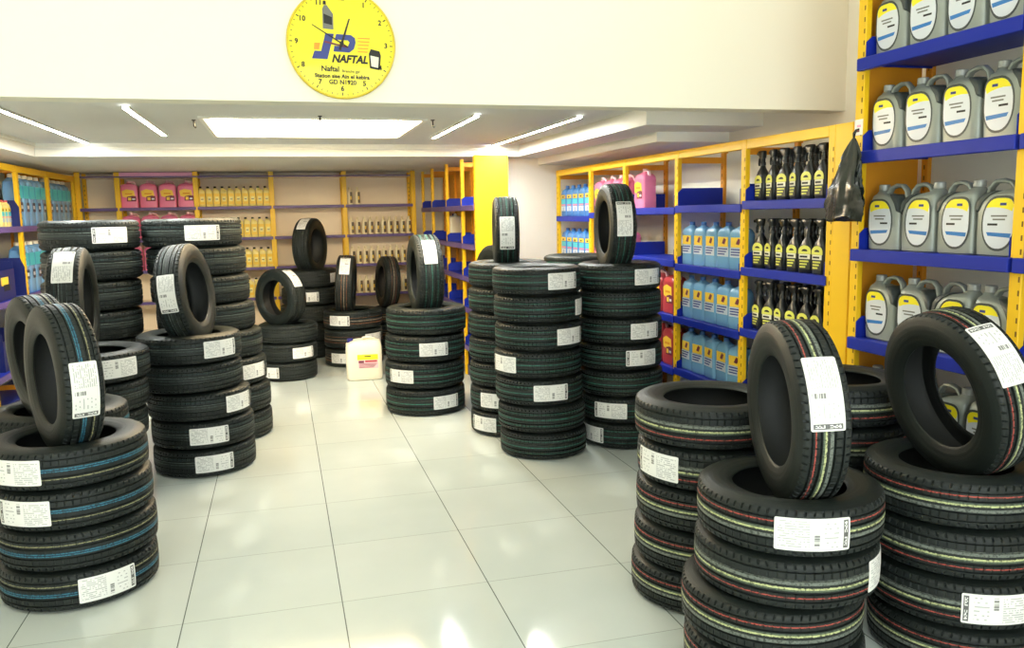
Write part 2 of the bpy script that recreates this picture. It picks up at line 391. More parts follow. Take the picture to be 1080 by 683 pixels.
# ------------------------------------------------------------------ tire stacks
CAM_H = 1.5368
STACKS = {
 'front_left': {'R': 0.305, 'W': 0.163, 'kind': 'blue', 't': [(-0.893, 3.762, 0.082, -1.03, 0, 1), (-0.886, 3.764, 0.247, None, 0, 1), (-0.892, 3.763, 0.413, -2.01, 1, 0), (-0.903, 3.76, 0.578, -2.04, 1, 0)]},
 'left_rear': {'R': 0.305, 'W': 0.163, 'kind': 'blue', 't': [(-1.096, 4.341, 0.082, None, 0, 0), (-1.088, 4.343, 0.247, None, 0, 0), (-1.083, 4.344, 0.413, None, 0, 0), (-1.07, 4.348, 0.578, None, 0, 0)]},
 'left_mid': {'R': 0.302, 'W': 0.168, 'kind': 'grey', 't': [(-0.522, 5.4, 0.084, -1.31, 0, 0), (-0.522, 5.4, 0.255, -1.38, 0, 0), (-0.533, 5.398, 0.425, -0.6, 0, 0), (-0.572, 5.395, 0.596, None, 0, 0), (-0.571, 5.395, 0.766, -0.84, 0, 0)]},
 'left_tall_right': {'R': 0.325, 'W': 0.1895, 'kind': 'grey', 't': [(-0.446, 6.153, 0.095, None, 0, 0), (-0.447, 6.153, 0.287, None, 0, 0), (-0.467, 6.151, 0.479, -0.66, 0, 0), (-0.487, 6.15, 0.671, None, 0, 0), (-0.525, 6.147, 0.863, None, 0, 0), (-0.55, 6.145, 1.055, None, 0, 0), (-0.563, 6.144, 1.247, None, 0, 0), (-0.581, 6.143, 1.439, -1.28, 0, 0)]},
 'left_tall_left': {'R': 0.3, 'W': 0.1895, 'kind': 'grey', 't': [(-1.267, 5.971, 0.095, None, 0, 0), (-1.253, 5.974, 0.287, None, 0, 0), (-1.244, 5.977, 0.479, None, 0, 0), (-1.23, 5.98, 0.671, None, 0, 0), (-1.215, 5.983, 0.863, None, 0, 0), (-1.206, 5.985, 1.055, None, 0, 0), (-1.192, 5.988, 1.247, None, 0, 0), (-1.194, 5.988, 1.439, -0.97, 1, 0)]},
 'left_short': {'R': 0.3, 'W': 0.165, 'kind': 'grey', 't': [(-1.099, 4.97, 0.083, None, 0, 0), (-1.086, 4.973, 0.25, None, 0, 0), (-1.074, 4.976, 0.418, None, 0, 0), (-1.061, 4.979, 0.585, None, 0, 0), (-1.044, 4.982, 0.753, -0.92, 1, 0)]},
 'back_low': {'R': 0.275, 'W': 0.175, 'kind': 'plain', 't': [(0.008, 8.186, 0.087, -2.3, 0, 0), (0.017, 8.186, 0.265, -1.02, 0, 0), (0.027, 8.186, 0.443, None, 0, 0)]},
 'back_tall': {'R': 0.305, 'W': 0.19, 'kind': 'plain', 't': [(0.256, 9.425, 0.095, None, 0, 0), (0.266, 9.425, 0.287, None, 0, 0), (0.265, 9.425, 0.48, None, 0, 0), (0.285, 9.425, 0.672, -1.67, 0, 0), (0.284, 9.425, 0.865, -0.41, 0, 0)]},
 'back_mid': {'R': 0.3, 'W': 0.19, 'kind': 'brown', 't': [(0.686, 8.722, 0.095, -2.15, 0, 0), (0.685, 8.722, 0.287, -0.88, 0, 0), (0.684, 8.722, 0.48, -2.14, 0, 0)]},
 'back_jug': {'R': 0.3, 'W': 0.172, 'kind': 'brown', 't': [(1.238, 9.252, 0.086, None, 0, 0), (1.244, 9.251, 0.26, None, 0, 0), (1.24, 9.251, 0.435, None, 0, 0)]},
 'centre': {'R': 0.312, 'W': 0.205, 'kind': 'green', 't': [(1.051, 6.446, 0.102, -1.18, 0, 0), (1.051, 6.447, 0.31, -2.38, 1, 1), (1.061, 6.445, 0.517, -1.52, 0, 0), (1.075, 6.443, 0.725, None, 0, 1)]},
 'island_front': {'R': 0.28, 'W': 0.1692, 'kind': 'green', 't': [(1.586, 5.037, 0.085, None, 0, 0), (1.576, 5.04, 0.256, None, 0, 1), (1.564, 5.044, 0.428, -1.59, 0, 0), (1.557, 5.046, 0.6, -2.77, 1, 1), (1.566, 5.044, 0.771, -1.05, 0, 0), (1.562, 5.045, 0.943, -0.48, 0, 1), (1.556, 5.047, 1.115, -1.21, 0, 0)]},
 'island_left': {'R': 0.28, 'W': 0.1692, 'kind': 'green', 't': [(1.522, 5.621, 0.085, -2.59, 1, 1), (1.522, 5.621, 0.256, -2.23, 0, 0), (1.522, 5.621, 0.428, None, 0, 1), (1.521, 5.621, 0.6, None, 0, 0), (1.521, 5.621, 0.771, None, 0, 1), (1.524, 5.62, 0.943, None, 0, 0), (1.528, 5.619, 1.115, None, 0, 1)]},
 'island_right': {'R': 0.274, 'W': 0.1692, 'kind': 'green', 't': [(2.17, 5.078, 0.085, -2.89, 0, 0), (2.165, 5.08, 0.256, -2.29, 1, 1), (2.153, 5.085, 0.428, None, 0, 0), (2.147, 5.087, 0.6, -1.42, 1, 1), (2.147, 5.087, 0.771, -1.31, 0, 0), (2.142, 5.09, 0.943, None, 0, 1), (2.139, 5.091, 1.115, -1.18, 0, 0)]},
 'island_back': {'R': 0.28, 'W': 0.1692, 'kind': 'green', 't': [(2.241, 6.142, 0.085, None, 0, 0), (2.242, 6.142, 0.256, None, 0, 0), (2.243, 6.142, 0.428, None, 0, 0), (2.244, 6.141, 0.6, None, 0, 0), (2.246, 6.141, 0.771, None, 0, 0), (2.247, 6.14, 0.943, None, 0, 0), (2.248, 6.14, 1.115, None, 0, 0)]},
 'alcove_stack': {'R': 0.28, 'W': 0.19, 'kind': 'green', 't': [(1.685, 6.354, 0.095, None, 0, 0), (1.688, 6.353, 0.287, None, 0, 0), (1.692, 6.352, 0.48, None, 0, 0), (1.695, 6.351, 0.672, None, 0, 0)]},
 'fr_left': {'R': 0.292, 'W': 0.16, 'kind': 'red', 't': [(1.598, 2.919, 0.08, None, 0, 0), (1.608, 2.913, 0.242, None, 0, 0), (1.615, 2.909, 0.405, None, 0, 0), (1.619, 2.907, 0.568, -2.88, 1, 1), (1.61, 2.912, 0.73, None, 0, 1)]},
 'fr_front': {'R': 0.292, 'W': 0.163, 'kind': 'red', 't': [(1.53, 2.318, 0.082, None, 0, 0), (1.522, 2.323, 0.247, None, 0, 0), (1.556, 2.3, 0.413, -0.77, 0, 1), (1.563, 2.296, 0.578, -1.91, 0, 0)]},
 'fr_right': {'R': 0.292, 'W': 0.165, 'kind': 'red', 't': [(2.242, 2.271, 0.083, None, 0, 0), (2.232, 2.28, 0.25, -1.87, 1, 1), (2.229, 2.284, 0.418, None, 0, 1), (2.221, 2.291, 0.585, None, 0, 0)]},
 'fr_rear': {'R': 0.292, 'W': 0.165, 'kind': 'red', 't': [(2.237, 2.939, 0.083, None, 0, 0), (2.232, 2.942, 0.25, None, 0, 1), (2.228, 2.945, 0.418, None, 0, 0), (2.224, 2.948, 0.585, None, 0, 0), (2.22, 2.951, 0.753, None, 0, 1)]},
}
UPRIGHTS = [
 {'n': 'u_front_left', 'under': 'front_left', 'c': [-0.898, 3.761], 'view': -1.3365, 'theta': 14, 'lean': 0, 'R': 0.305, 'W': 0.163, 'kind': 'blue', 'tag': 1, 'brand': 1, 'flip': 0, 'phi': -2.4},
 {'n': 'u_left_rear', 'under': 'left_rear', 'c': [-1.117, 4.336], 'view': -1.3186, 'theta': 16, 'lean': 3, 'R': 0.295, 'W': 0.163, 'kind': 'blue', 'tag': 0, 'brand': 0, 'flip': 0},
 {'n': 'u_left_short', 'under': 'left_short', 'c': [-1.1, 4.97], 'view': -1.353, 'theta': -10, 'lean': 0, 'R': 0.3, 'W': 0.175, 'kind': 'grey', 'tag': 1, 'brand': 0, 'flip': 0, 'phi': 46.7},
 {'n': 'u_left_mid', 'under': 'left_mid', 'c': [-0.571, 5.395], 'view': -1.4654, 'theta': -20, 'lean': 6, 'R': 0.302, 'W': 0.168, 'kind': 'grey', 'tag': 1, 'brand': 1, 'flip': 0, 'phi': 5.1},
 {'n': 'u_back_low', 'under': 'back_low', 'c': [-0.027, 8.186], 'view': -1.5675, 'theta': 42, 'lean': 0, 'R': 0.275, 'W': 0.175, 'kind': 'plain', 'tag': 1, 'brand': 0, 'flip': 0, 'phi': 47.0},
 {'n': 'u_back_tall', 'under': 'back_tall', 'c': [0.311, 9.424], 'view': -1.6038, 'theta': -22, 'lean': 0, 'R': 0.305, 'W': 0.19, 'kind': 'plain', 'tag': 1, 'brand': 0, 'flip': 0, 'phi': 59.1},
 {'n': 'u_back_mid', 'under': 'back_mid', 'c': [0.631, 8.726], 'view': -1.643, 'theta': -5, 'lean': -4, 'R': 0.3, 'W': 0.18, 'kind': 'brown', 'tag': 1, 'brand': 0, 'flip': 0, 'phi': 45.2},
 {'n': 'u_back_jug', 'under': 'back_jug', 'c': [1.126, 9.266], 'view': -1.6918, 'theta': 14, 'lean': -3, 'R': 0.285, 'W': 0.172, 'kind': 'brown', 'tag': 0, 'brand': 0, 'flip': 0},
 {'n': 'u_centre', 'under': 'centre', 'c': [1.075, 6.443], 'view': -1.7362, 'theta': 10, 'lean': 0, 'R': 0.312, 'W': 0.205, 'kind': 'green', 'tag': 1, 'brand': 0, 'flip': 0, 'phi': 38.9},
 {'n': 'u_island_left', 'under': 'island_left', 'c': [1.514, 5.623], 'view': -1.8338, 'theta': 3, 'lean': 0, 'R': 0.256, 'W': 0.1692, 'kind': 'green', 'tag': 1, 'brand': 1, 'flip': 0, 'phi': 2.4},
 {'n': 'u_alcove', 'under': 'alcove_stack', 'c': [1.651, 6.363], 'view': -1.8246, 'theta': 30, 'lean': 0, 'R': 0.28, 'W': 0.171, 'kind': 'plain', 'tag': 0, 'brand': 0, 'flip': 0},
 {'n': 'u_island_right', 'under': 'island_right', 'c': [2.114, 5.102], 'view': -1.9636, 'theta': 14, 'lean': 0, 'R': 0.28, 'W': 0.1692, 'kind': 'green', 'tag': 1, 'brand': 0, 'flip': 0, 'phi': 11.8},
 {'n': 'u_fr_front', 'under': 'fr_front', 'c': [1.573, 2.289], 'view': -2.1729, 'theta': 19, 'lean': 2, 'R': 0.292, 'W': 0.163, 'kind': 'red', 'tag': 1, 'brand': 1, 'flip': 0, 'phi': 23.2},
 {'n': 'u_fr_right', 'under': 'fr_right', 'c': [2.214, 2.298], 'view': -2.3377, 'theta': 40, 'lean': 11, 'R': 0.292, 'W': 0.163, 'kind': 'red', 'tag': 1, 'brand': 0, 'flip': 0, 'phi': 38.9},
]
DESC = {
 'front_left': 'the blue-striped stack nearest the aisle entrance',
 'left_rear': 'the blue-striped stack half hidden behind a nearer one',
 'left_mid': 'the five-tire stack between the aisle and tall stacks',
 'left_tall_right': 'the tall stack nearest the yellow oil bottles',
 'left_tall_left': 'the tall stack nearest the tall blue bottles',
 'left_short': 'the short stack before the tall blue bottle corner',
 'back_low': 'the small three-tire stack at the aisle end',
 'back_tall': 'the five-tire stack before the empty cream shelves',
 'back_mid': 'the brown-striped stack behind the white jerrycan',
 'back_jug': 'the brown-striped stack before the slim bottle shelves',
 'centre': 'the four-tire stack standing alone beside the jerrycan',
 'island_front': 'the foremost seven-tire stack of the green-striped cluster',
 'island_left': 'the seven-tire stack behind the foremost green-striped one',
 'island_right': 'the green-striped stack beside the pale blue bottles',
 'island_back': 'the hidden rear stack before the pink jugs',
 'alcove_stack': 'the low stack before the plain yellow end panel',
 'fr_left': 'the red-striped stack nearest the aisle tiles',
 'fr_front': 'the red-striped stack nearest the camera',
 'fr_right': 'the red-striped stack nearest the grey oil jugs',
 'fr_rear': 'the red-striped stack behind the others by the bag',
}
def tire_ord(i, n):
    return 'bottom' if i == 0 else 'top' if i == n-1 else ORD[i]+' from bottom'
for nm, s in STACKS.items():
    n = len(s['t'])
    for i, (x, y, z, phi, brand, flip) in enumerate(s['t']):
        rot = Matrix.Rotation(PI, 4, 'X') if flip else Matrix.Identity(4)
        mw = Matrix.Translation((x, y, z)) @ rot
        ph = None if phi is None else (-phi if flip else phi)
        w = tire_ord(i, n)
        lab = ('black tire lying '+w+' of ' if i in (0, n-1) else 'black tire lying '+w+' in ')+DESC[nm]
        make_tire(s['R'], s['W'], s['kind'], mw, lab, 'tires lying in stacks', ph, brand if flip else 1-brand, (i*.37) % 1.0)

def outer_points(R, W):
    ri, half, inner, loop = tire_profiles(R, W)
    prof = list(half)+[(-z, r) for z, r in half]+[(f*W, R-.0035*(abs(f)/.4)**2-(.0135*((abs(f)-.375)/.081)**2 if abs(f) > .375 else 0)) for f in np.linspace(-.455, .455, 13)]
    a = np.linspace(0, 2*PI, 181)
    z = np.array([p[0] for p in prof]); r = np.array([p[1] for p in prof])
    return np.stack([np.outer(np.cos(a), r).ravel(), np.outer(np.sin(a), r).ravel(), np.tile(z, len(a))], -1)
def top_profile(R, W):
    ri, half, inner, loop = tire_profiles(R, W)
    p = sorted([(r, -z) for z, r in half[:-2]])       # height of the upper face above the tire's mid plane
    p = [(ri-.004, p[0][1]-.004)]+p+[(R+.001, .40*W)]
    return np.array([q[0] for q in p]), np.array([q[1] for q in p])

UDESC = {
 'u_front_left': 'blue-striped tire standing upright on the stack nearest the aisle entrance',
 'u_left_rear': 'teal-striped tire standing upright behind another upright tire, half hidden',
 'u_left_short': 'tire standing upright before the tall stack by the blue bottles',
 'u_left_mid': 'tire standing upright on the five-tire stack, label facing the aisle',
 'u_back_low': 'plain tire standing upright on the small stack at the aisle end',
 'u_back_tall': 'plain tire standing upright highest before the empty cream shelves',
 'u_back_mid': 'brown-striped tire standing upright behind the white jerrycan',
 'u_back_jug': 'brown-striped tire standing upright before the slim cream bottles',
 'u_centre': 'green-striped tire standing upright on the lone four-tire stack',
 'u_island_left': 'narrow-looking tire standing upright tread-on atop the green-striped cluster',
 'u_alcove': 'plain tire standing upright half hidden before the yellow end panel',
 'u_island_right': 'green-striped tire standing upright in front of the pink jugs',
 'u_fr_front': 'red-striped tire standing upright on the stack nearest the camera',
 'u_fr_right': 'tire leaning upright on its stack before the grey oil jugs',
}
for u in UPRIGHTS:
    s = STACKS[u['under']]; bx, by, bz = s['t'][-1][:3]
    R, W = u['R'], u['W']; th = math.radians(u['theta']); ln = math.radians(u['lean'])
    a = u['view']                                   # bearing from tire to viewer
    v = Vector((math.cos(a), math.sin(a), 0)); left = Vector((math.sin(a), -math.cos(a), 0))
    up = Vector((0, 0, 1))
    ax = left*math.cos(th)+v*math.sin(th)
    # lean: roll the tire about its horizontal rolling direction
    fwd = up.cross(ax)*-1                            # towards the viewer
    if fwd.dot(v) < 0: fwd = -fwd
    rl = Matrix.Rotation(ln, 3, fwd)
    ax = rl @ ax; yy = ax.cross(fwd)
    B = Matrix((fwd, yy, ax)).transposed()
    cx, cy = u['c']
    P = outer_points(R, W) @ np.array(B).T
    d = np.hypot(P[:, 0]+cx-bx, P[:, 1]+cy-by)
    rr, hh = top_profile(s['R'], s['W'])
    inside = (d >= rr[0]) & (d <= rr[-1])
    need = np.interp(d[inside], rr, hh)-P[inside, 2]
    cz = bz+need.max()+.0025
    mw = Matrix.Translation((cx, cy, cz)) @ B.to_4x4()
    if u['flip']: mw = mw @ Matrix.Rotation(PI, 4, 'X')
    phi = None
    if u['tag']:
        phi = math.radians(u['phi'])
    make_tire(R, W, u['kind'], mw, UDESC[u['n']], 'tires standing upright on stacks', phi, 1-u['brand'], .2)

# ------------------------------------------------------------------ room
XL, XR, YF, YB = -2.5, 3.0, -2.6, 10.4
YK, ZC, ZT, ZH = 3.98, 2.05, 2.155, 4.2      # bulkhead face, low ceiling, tray, high ceiling

def floor_mat():
    m, nt, b = new_mat('polished porcelain floor tiles'); g = NG(nt)
    tc = nt.nodes.new('ShaderNodeTexCoord'); sp = nt.nodes.new('ShaderNodeSeparateXYZ'); nt.links.new(tc.outputs['Object'], sp.inputs[0])
    X = g.m('DIVIDE', g.m('SUBTRACT', sp.outputs['X'], -0.4375-60), .6); Y = g.m('DIVIDE', g.m('SUBTRACT', sp.outputs['Y'], 3.2289-60), .6)
    fx, fy = g.m('FRACT', X), g.m('FRACT', Y)
    dx = g.m('MINIMUM', fx, g.m('SUBTRACT', 1, fx)); dy = g.m('MINIMUM', fy, g.m('SUBTRACT', 1, fy))
    jx = g.m('LESS_THAN', dx, .0036); jy = g.m('LESS_THAN', dy, .0026)
    wn = nt.nodes.new('ShaderNodeTexWhiteNoise'); wn.noise_dimensions = '2D'
    cb = nt.nodes.new('ShaderNodeCombineXYZ'); nt.links.new(g.m('FLOOR', X), cb.inputs[0]); nt.links.new(g.m('FLOOR', Y), cb.inputs[1]); nt.links.new(cb.outputs[0], wn.inputs['Vector'])
    n = nt.nodes.new('ShaderNodeTexNoise'); n.inputs['Scale'].default_value = 2.2; n.inputs['Detail'].default_value = 5; nt.links.new(tc.outputs['Object'], n.inputs['Vector'])
    c0 = g.mix(n.outputs['Fac'], srgb(178, 187, 182), srgb(198, 206, 200))
    c1 = g.mix(g.m('MULTIPLY', wn.outputs['Value'], .35), c0, srgb(200, 205, 199))
    c2 = g.mix(g.m('MULTIPLY', jx, .85), c1, srgb(70, 74, 68)); c3 = g.mix(g.m('MULTIPLY', jy, .7), c2, srgb(120, 122, 114))
    nt.links.new(c3, b.inputs['Base Color'])
    nt.links.new(g.m('ADD', .075, g.m('MULTIPLY', n.outputs['Fac'], .05)), b.inputs['Roughness'])
    b.inputs['Specular IOR Level'].default_value = .55
    return m
mb = MB(); mb.box((XL-.12, YF-1.5, -.06), (XR+.12, YB+.12, 0), floor_mat()); struct(mb.build('floor', smooth=0))
mb = MB(); mb.box((XL-.12, YF, 0), (XL, YB+.12, ZH), M['wall_side']); struct(mb.build('wall_left', smooth=0))
mb = MB(); mb.box((XR, YF, 0), (XR+.12, YB+.12, ZH), M['wall_side']); struct(mb.build('wall_right', smooth=0))
mb = MB(); mb.box((XL, YB, 0), (XR, YB+.12, 2.45), M['wall_side']); struct(mb.build('wall_back', smooth=0))
mb = MB(); mb.box((1.98, 7.86, 0), (XR-.001, YB-.001, ZC-.001), M['wall_side']); struct(mb.build('wall_alcove', smooth=0))
mb = MB(); mb.box((XL, YK, ZC), (XR, YK+.14, ZH), M['wall']); struct(mb.build('wall_bulkhead', smooth=0))
# shop front behind the camera: piers, lintel and mullions around open glazing
mb = MB(); mb.box((XL, YF, 3.3), (XR, YF+.15, ZH), M['wall']); mb.box((XL, YF, 0), (XL+.3, YF+.15, 3.3), M['wall']); mb.box((XR-.3, YF, 0), (XR, YF+.15, 3.3), M['wall'])
struct(mb.build('wall_front', smooth=0))
mb = MB()
for x in (-2.2, -.75, .9, 2.65): mb.box((x-.03, YF+.04, 0), (x+.03, YF+.1, 3.3), M['alu'])
mb.box((-2.2, YF+.045, 2.25), (2.65, YF+.095, 2.31), M['alu']); struct(mb.build('window_1', smooth=0))
# ceilings
mb = MB(); mb.box((XL, YF, ZH), (XR, YK+.14, ZH+.1), M['ceil']); struct(mb.build('ceiling', smooth=0))
gx0, gx1, gy0, gy1 = -.45, .98, 5.55, 6.85
mb = MB(); c = M['ceil']; Z2 = 2.36
# tray with a lamp recess cut out, perimeter soffit, recess sides and lid
mb.box((-1.87, YK+.14, ZT), (XR, gy0, Z2), c); mb.box((-1.87, gy1, ZT), (2.2, 7.6, Z2), c)
mb.box((-1.87, gy0, ZT), (gx0, gy1, Z2), c); mb.box((gx1, gy0, ZT), (2.2, gy1, Z2), c)
mb.box((gx0, gy0, Z2-.03), (gx1, gy1, Z2), c)
mb.box((2.2, gy0, ZC+.06), (XR, 7.86, Z2), c)
struct(mb.build('ceiling', smooth=0))
mb = MB(); c = M['moulding']
mb.box((XL, YK+.14, ZC), (-1.87, YB, ZT+.1), c); mb.box((-1.87, 7.6, ZC), (XR, YB, ZT+.1), c)
struct(mb.build('ceiling', smooth=0))
mb = MB()
mb.box((2.19, 4.78, ZC), (XR, 7.595, ZC+.12), M['moulding']); mb.box((2.46, 5.2, 1.985), (XR, 7.86, ZC+.1), M['moulding'])
struct(mb.build('ceiling', smooth=0))
# thin cornice steps along the drops
mb = MB(); mb.box((-1.87, 7.585, ZT-.022), (2.2, 7.6, ZT), M['moulding']); mb.box((-1.87, 7.592, ZT-.05), (2.2, 7.6, ZT-.04), M['ceil']); struct(mb.build('trim_1', smooth=0))
mb = MB(); mb.box((-1.87, YK+.14, ZT-.022), (-1.855, 7.585, ZT), M['moulding']); struct(mb.build('trim_2', smooth=0))

# ------------------------------------------------------------------ lamps
def area(name, loc, sx, sy, power, col, rot=(0, 0, 0)):
    l = bpy.data.lights.new(name, 'AREA'); l.shape = 'RECTANGLE'; l.size = sx; l.size_y = sy; l.energy = power; l.color = col
    o = bpy.data.objects.new(name, l); COL.objects.link(o); o.location = loc; o.rotation_euler = rot
    return o
SD = ['long LED strip in the ceiling nearest the tall blue bottles', 'shorter LED strip in the ceiling above the tall stacks', 'shorter LED strip in the ceiling above the lone four-tire stack', 'long LED strip in the ceiling beside the stepped soffit']
for k, (x, y0, y1) in enumerate(((-1.45, 5.15, 7.45), (-.785, 5.1, 6.74), (1.245, 5.28, 6.84), (1.935, 5.26, 7.55))):
    t = thing('led_strip_light', SD[k], 'ceiling light', (x, (y0+y1)/2, ZT), group='LED strips in the low ceiling'); h = (y1-y0)/2
    mb = MB(); mb.box((-.022, -h, -.006), (.022, h, -.0005), M['moulding']); mb.box((-.022, -h, -.014), (-.0145, h, -.006), M['moulding']); mb.box((.0145, -h, -.014), (.022, h, -.006), M['moulding']); mb.build('housing', t, 0)
    mb = MB(); mb.bbox((-.0142, -h+.002, -.0125), (.0142, h-.002, -.0062), M['led'], .002); mb.build('diffuser', t, 0)
t = thing('recessed_ceiling_light', 'warm glowing rectangular light recessed in the low ceiling', 'ceiling light', ((gx0+gx1)/2, (gy0+gy1)/2, ZT))
w2, h2 = (gx1-gx0)/2, (gy1-gy0)/2
mb = MB()
for a, b in (((-w2, -h2, -.012), (w2, -h2+.03, .01)), ((-w2, h2-.03, -.012), (w2, h2, .01)), ((-w2, -h2+.03, -.012), (-w2+.03, h2-.03, .01)), ((w2-.03, -h2+.03, -.012), (w2, h2-.03, .01))): mb.box(a, b, M['moulding'])
mb.build('frame', t, 0)
for y in (-.42, -.14, .14, .42):
    mb = MB(); mb.tube([(-w2+.06, y, -.004), (w2-.06, y, -.004)], .015, M['warm'], 10); mb.build('lamp_tube', t)
mb = MB(); mb.bbox((-.30, .30, -.030), (.62, .36, -.014), M['moulding'], .003); mb.build('cross_bar', t, 0)
for k, (x, y) in enumerate(((-.49, 5.75), (.28, 5.45), (1.02, 5.6))):
    w = ('nearest the tall stacks', 'at the middle of its front edge', 'nearest the lone four-tire stack')[k]
    t = thing('ceiling_clip', 'small dark ceiling clip by the warm light, '+w, 'clip', (x, y, ZT), group='clips around the warm light')
    mb = MB(); mb.box((-.012, -.012, -.006), (.012, .012, -.0003), M['dark_metal']); mb.build('plate', t, 0)
    mb = MB(); mb.tube([(0, 0, -.006), (0, 0, -.04), (.012, 0, -.05)], .006, M['dark_metal'], 8); mb.build('hook', t)
for k, (x, y) in enumerate(((-1.3, 2.6), (1.5, 2.6), (-1.3, .2), (1.5, .2))):
    t = thing('ceiling_panel_light', 'square ceiling panel light over the shop front, panel '+ORD[k], 'ceiling light', (x, y, ZH-.001), group='panel lights in the high ceiling')
    mb = MB(); mb.box((-.42, -.42, -.03), (.42, .42, -.001), M['alu']); mb.build('frame', t, 0)
    mb = MB(); mb.box((-.4, -.4, -.034), (.4, .4, -.0305), M['led_front']); mb.build('diffuser', t, 0)

# ------------------------------------------------------------------ shelving
def run(name, label, loc, rz, bays, d, H, opt):
    """bays: list of (x0, x1, [(z, has_cheek_h)...]); local x along the front, y into the wall"""
    t = thing(name, label, 'shelving', loc, (0, 0, rz))
    pw = opt.get('pw', .05); ym, yi = M['yellow'], M['yellow_in']
    edges = sorted({round(b[0], 3) for b in bays} | {round(b[1], 3) for b in bays})
    for i, x in enumerate(edges):
        mb = MB(); mb.bbox((x-pw/2, 0, 0), (x+pw/2, .03, H), ym, .003)
        if opt.get('slots', True):
            z = .15
            while z < H-.1:
                mb.box((x+pw/2-.014, -.0006, z), (x+pw/2-.007, .001, z+.02), M['hole']); z += .05
        mb.build('front_post', t)
        mb = MB(); mb.bbox((x-.02, d-.04, 0), (x+.02, d-.004, H), yi if not opt.get('rear_yellow') else ym, .003)
        z = .15
        while z < H-.1:
            mb.box((x-.004, d-.0406, z), (x+.004, d-.039, z+.02), M['hole']); z += .05
        mb.build('rear_post', t)
        if opt.get('side', True):
            mb = MB()
            for z in opt.get('side_z', (H-.06, H*.5, .1)): mb.box((x-.012, .031, z), (x+.012, d-.041, z+.04), yi)
            mb.build('side_brace', t, 0)
    for x0, x1, shelves in bays:
        if opt.get('header', True):
            mb = MB(); mb.bbox((x0+pw/2, .002, H-.055), (x1-pw/2, .026, H), ym, .003); mb.build('header_beam', t)
        for sh in shelves:
            z, ch = sh
            a, b = x0+pw/2+.001, x1-pw/2-.001
            mb = MB(); sm, lm = opt.get('shelf_mat', M['blue']), opt.get('lip_mat', M['blue']); lip = opt.get('lip', .045); out = opt.get('out', .012)
            mb.box((a, .031, z-.022), (b, d-.045, z), sm); mb.bbox((a-.02, -out, z-lip), (b+.02, -.001, z+.004), lm, .003)
            mb.box((a, -.001, z-.022), (b, .031, z), sm)
            mb.build('shelf_board', t, 0)
            if ch:
                for xx in (a+.002, b-.006):
                    mb = MB(); pts = [(.0, z-.03), (d-.05, z-.03), (d-.05, z+ch), (.03, z+ch), (.0, z+ch*.75)]
                    n = 5; vs = [(xx, p[0], p[1]) for p in pts]+[(xx+.004, p[0], p[1]) for p in pts]
                    fs = [tuple(range(n)), tuple(range(2*n-1, n-1, -1))]+[(i, i+n, (i+1) % n+n, (i+1) % n) for i in range(n)]
                    mb.add(vs, fs, opt.get('cheek_mat', M['blue'])); mb.build('shelf_bracket', t, 0)
        if opt.get('back'):
            mb = MB(); mb.box((x0+.021, d-.018, .12), (x1-.021, d-.004, H-.02), opt['back']); mb.build('back_panel', t, 0)
        if opt.get('plinth', True):
            mb = MB(); mb.box((x0+pw/2, .02, 0), (x1-pw/2, d-.05, .1), opt.get('plinth_mat', M['blue_dk'])); mb.build('plinth', t, 0)
    return t
def end_panel(t, x0, x1, y0, y1, H, m, nm='end_panel'):
    mb = MB(); mb.bbox((x0, y0, 0), (x1, y1, H), m, .003); return mb.build(nm, t)

# low run along the wall on the oil side: local x = 7.71 - worldY
RX, RY0 = 2.6, 7.75
def ry(Y): return RY0-Y
RB = [('blue flask bay', 7.71, 6.83, [(1.485, 0), (1.085, 0), (.70, 0), (.35, 0)]),
      ('pink jug bay', 6.83, 6.08, [(1.515, 0), (1.10, 0), (.72, 0), (.36, 0)]),
      ('red jug bay', 6.08, 5.19, [(1.545, .11), (1.185, .10), (.80, .10), (.43, .1)]),
      ('pale blue bottle bay', 5.19, 4.34, [(1.555, .12), (1.165, .06), (.805, .06), (.445, .06)]),
      ('spray bottle bay', 4.34, 3.54, [(1.572, .09), (1.190, .09), (.832, .09), (.44, .09)])]
rt = run('wall_shelving', 'yellow low shelving with blue shelves of car fluids and sprays', (RX, RY0, 0), -PI/2, [(ry(a), ry(b), s) for _, a, b, s in RB], .385, 1.925,
         dict(back=M['white_panel'], side_z=(1.84,)))
end_panel(rt, ry(3.515), ry(3.385), 0, .03, 1.925, M['yellow'])
# orange partition beside the spray bay and a rosy one beside the red jugs
end_panel(rt, ry(3.535), ry(3.527), .032, .34, 1.9, M['yellow_in'], 'partition')
# tall oil shelving
OX, OY0 = 2.57, 3.345
tt = run('oil_shelving', 'tall yellow shelving with blue shelves full of grey oil jugs', (OX, OY0, 0), -PI/2,
         [(.035, .925, [(2.58, .10), (2.185, .10), (1.775, .10), (1.335, .10), (.925, .10), (.50, .10)]), (.925, 1.82, [(2.58, .10), (2.185, .10), (1.775, .10), (1.335, .10), (.925, .10), (.50, .10)])], .41, 3.1,
         dict(back=M['white_panel'], pw=.055, side_z=(2.9, 1.36, .62), out=.03, lip=.05))
end_panel(tt, .0, .008, .032, .36, 3.08, M['yellow_in'], 'side_panel')
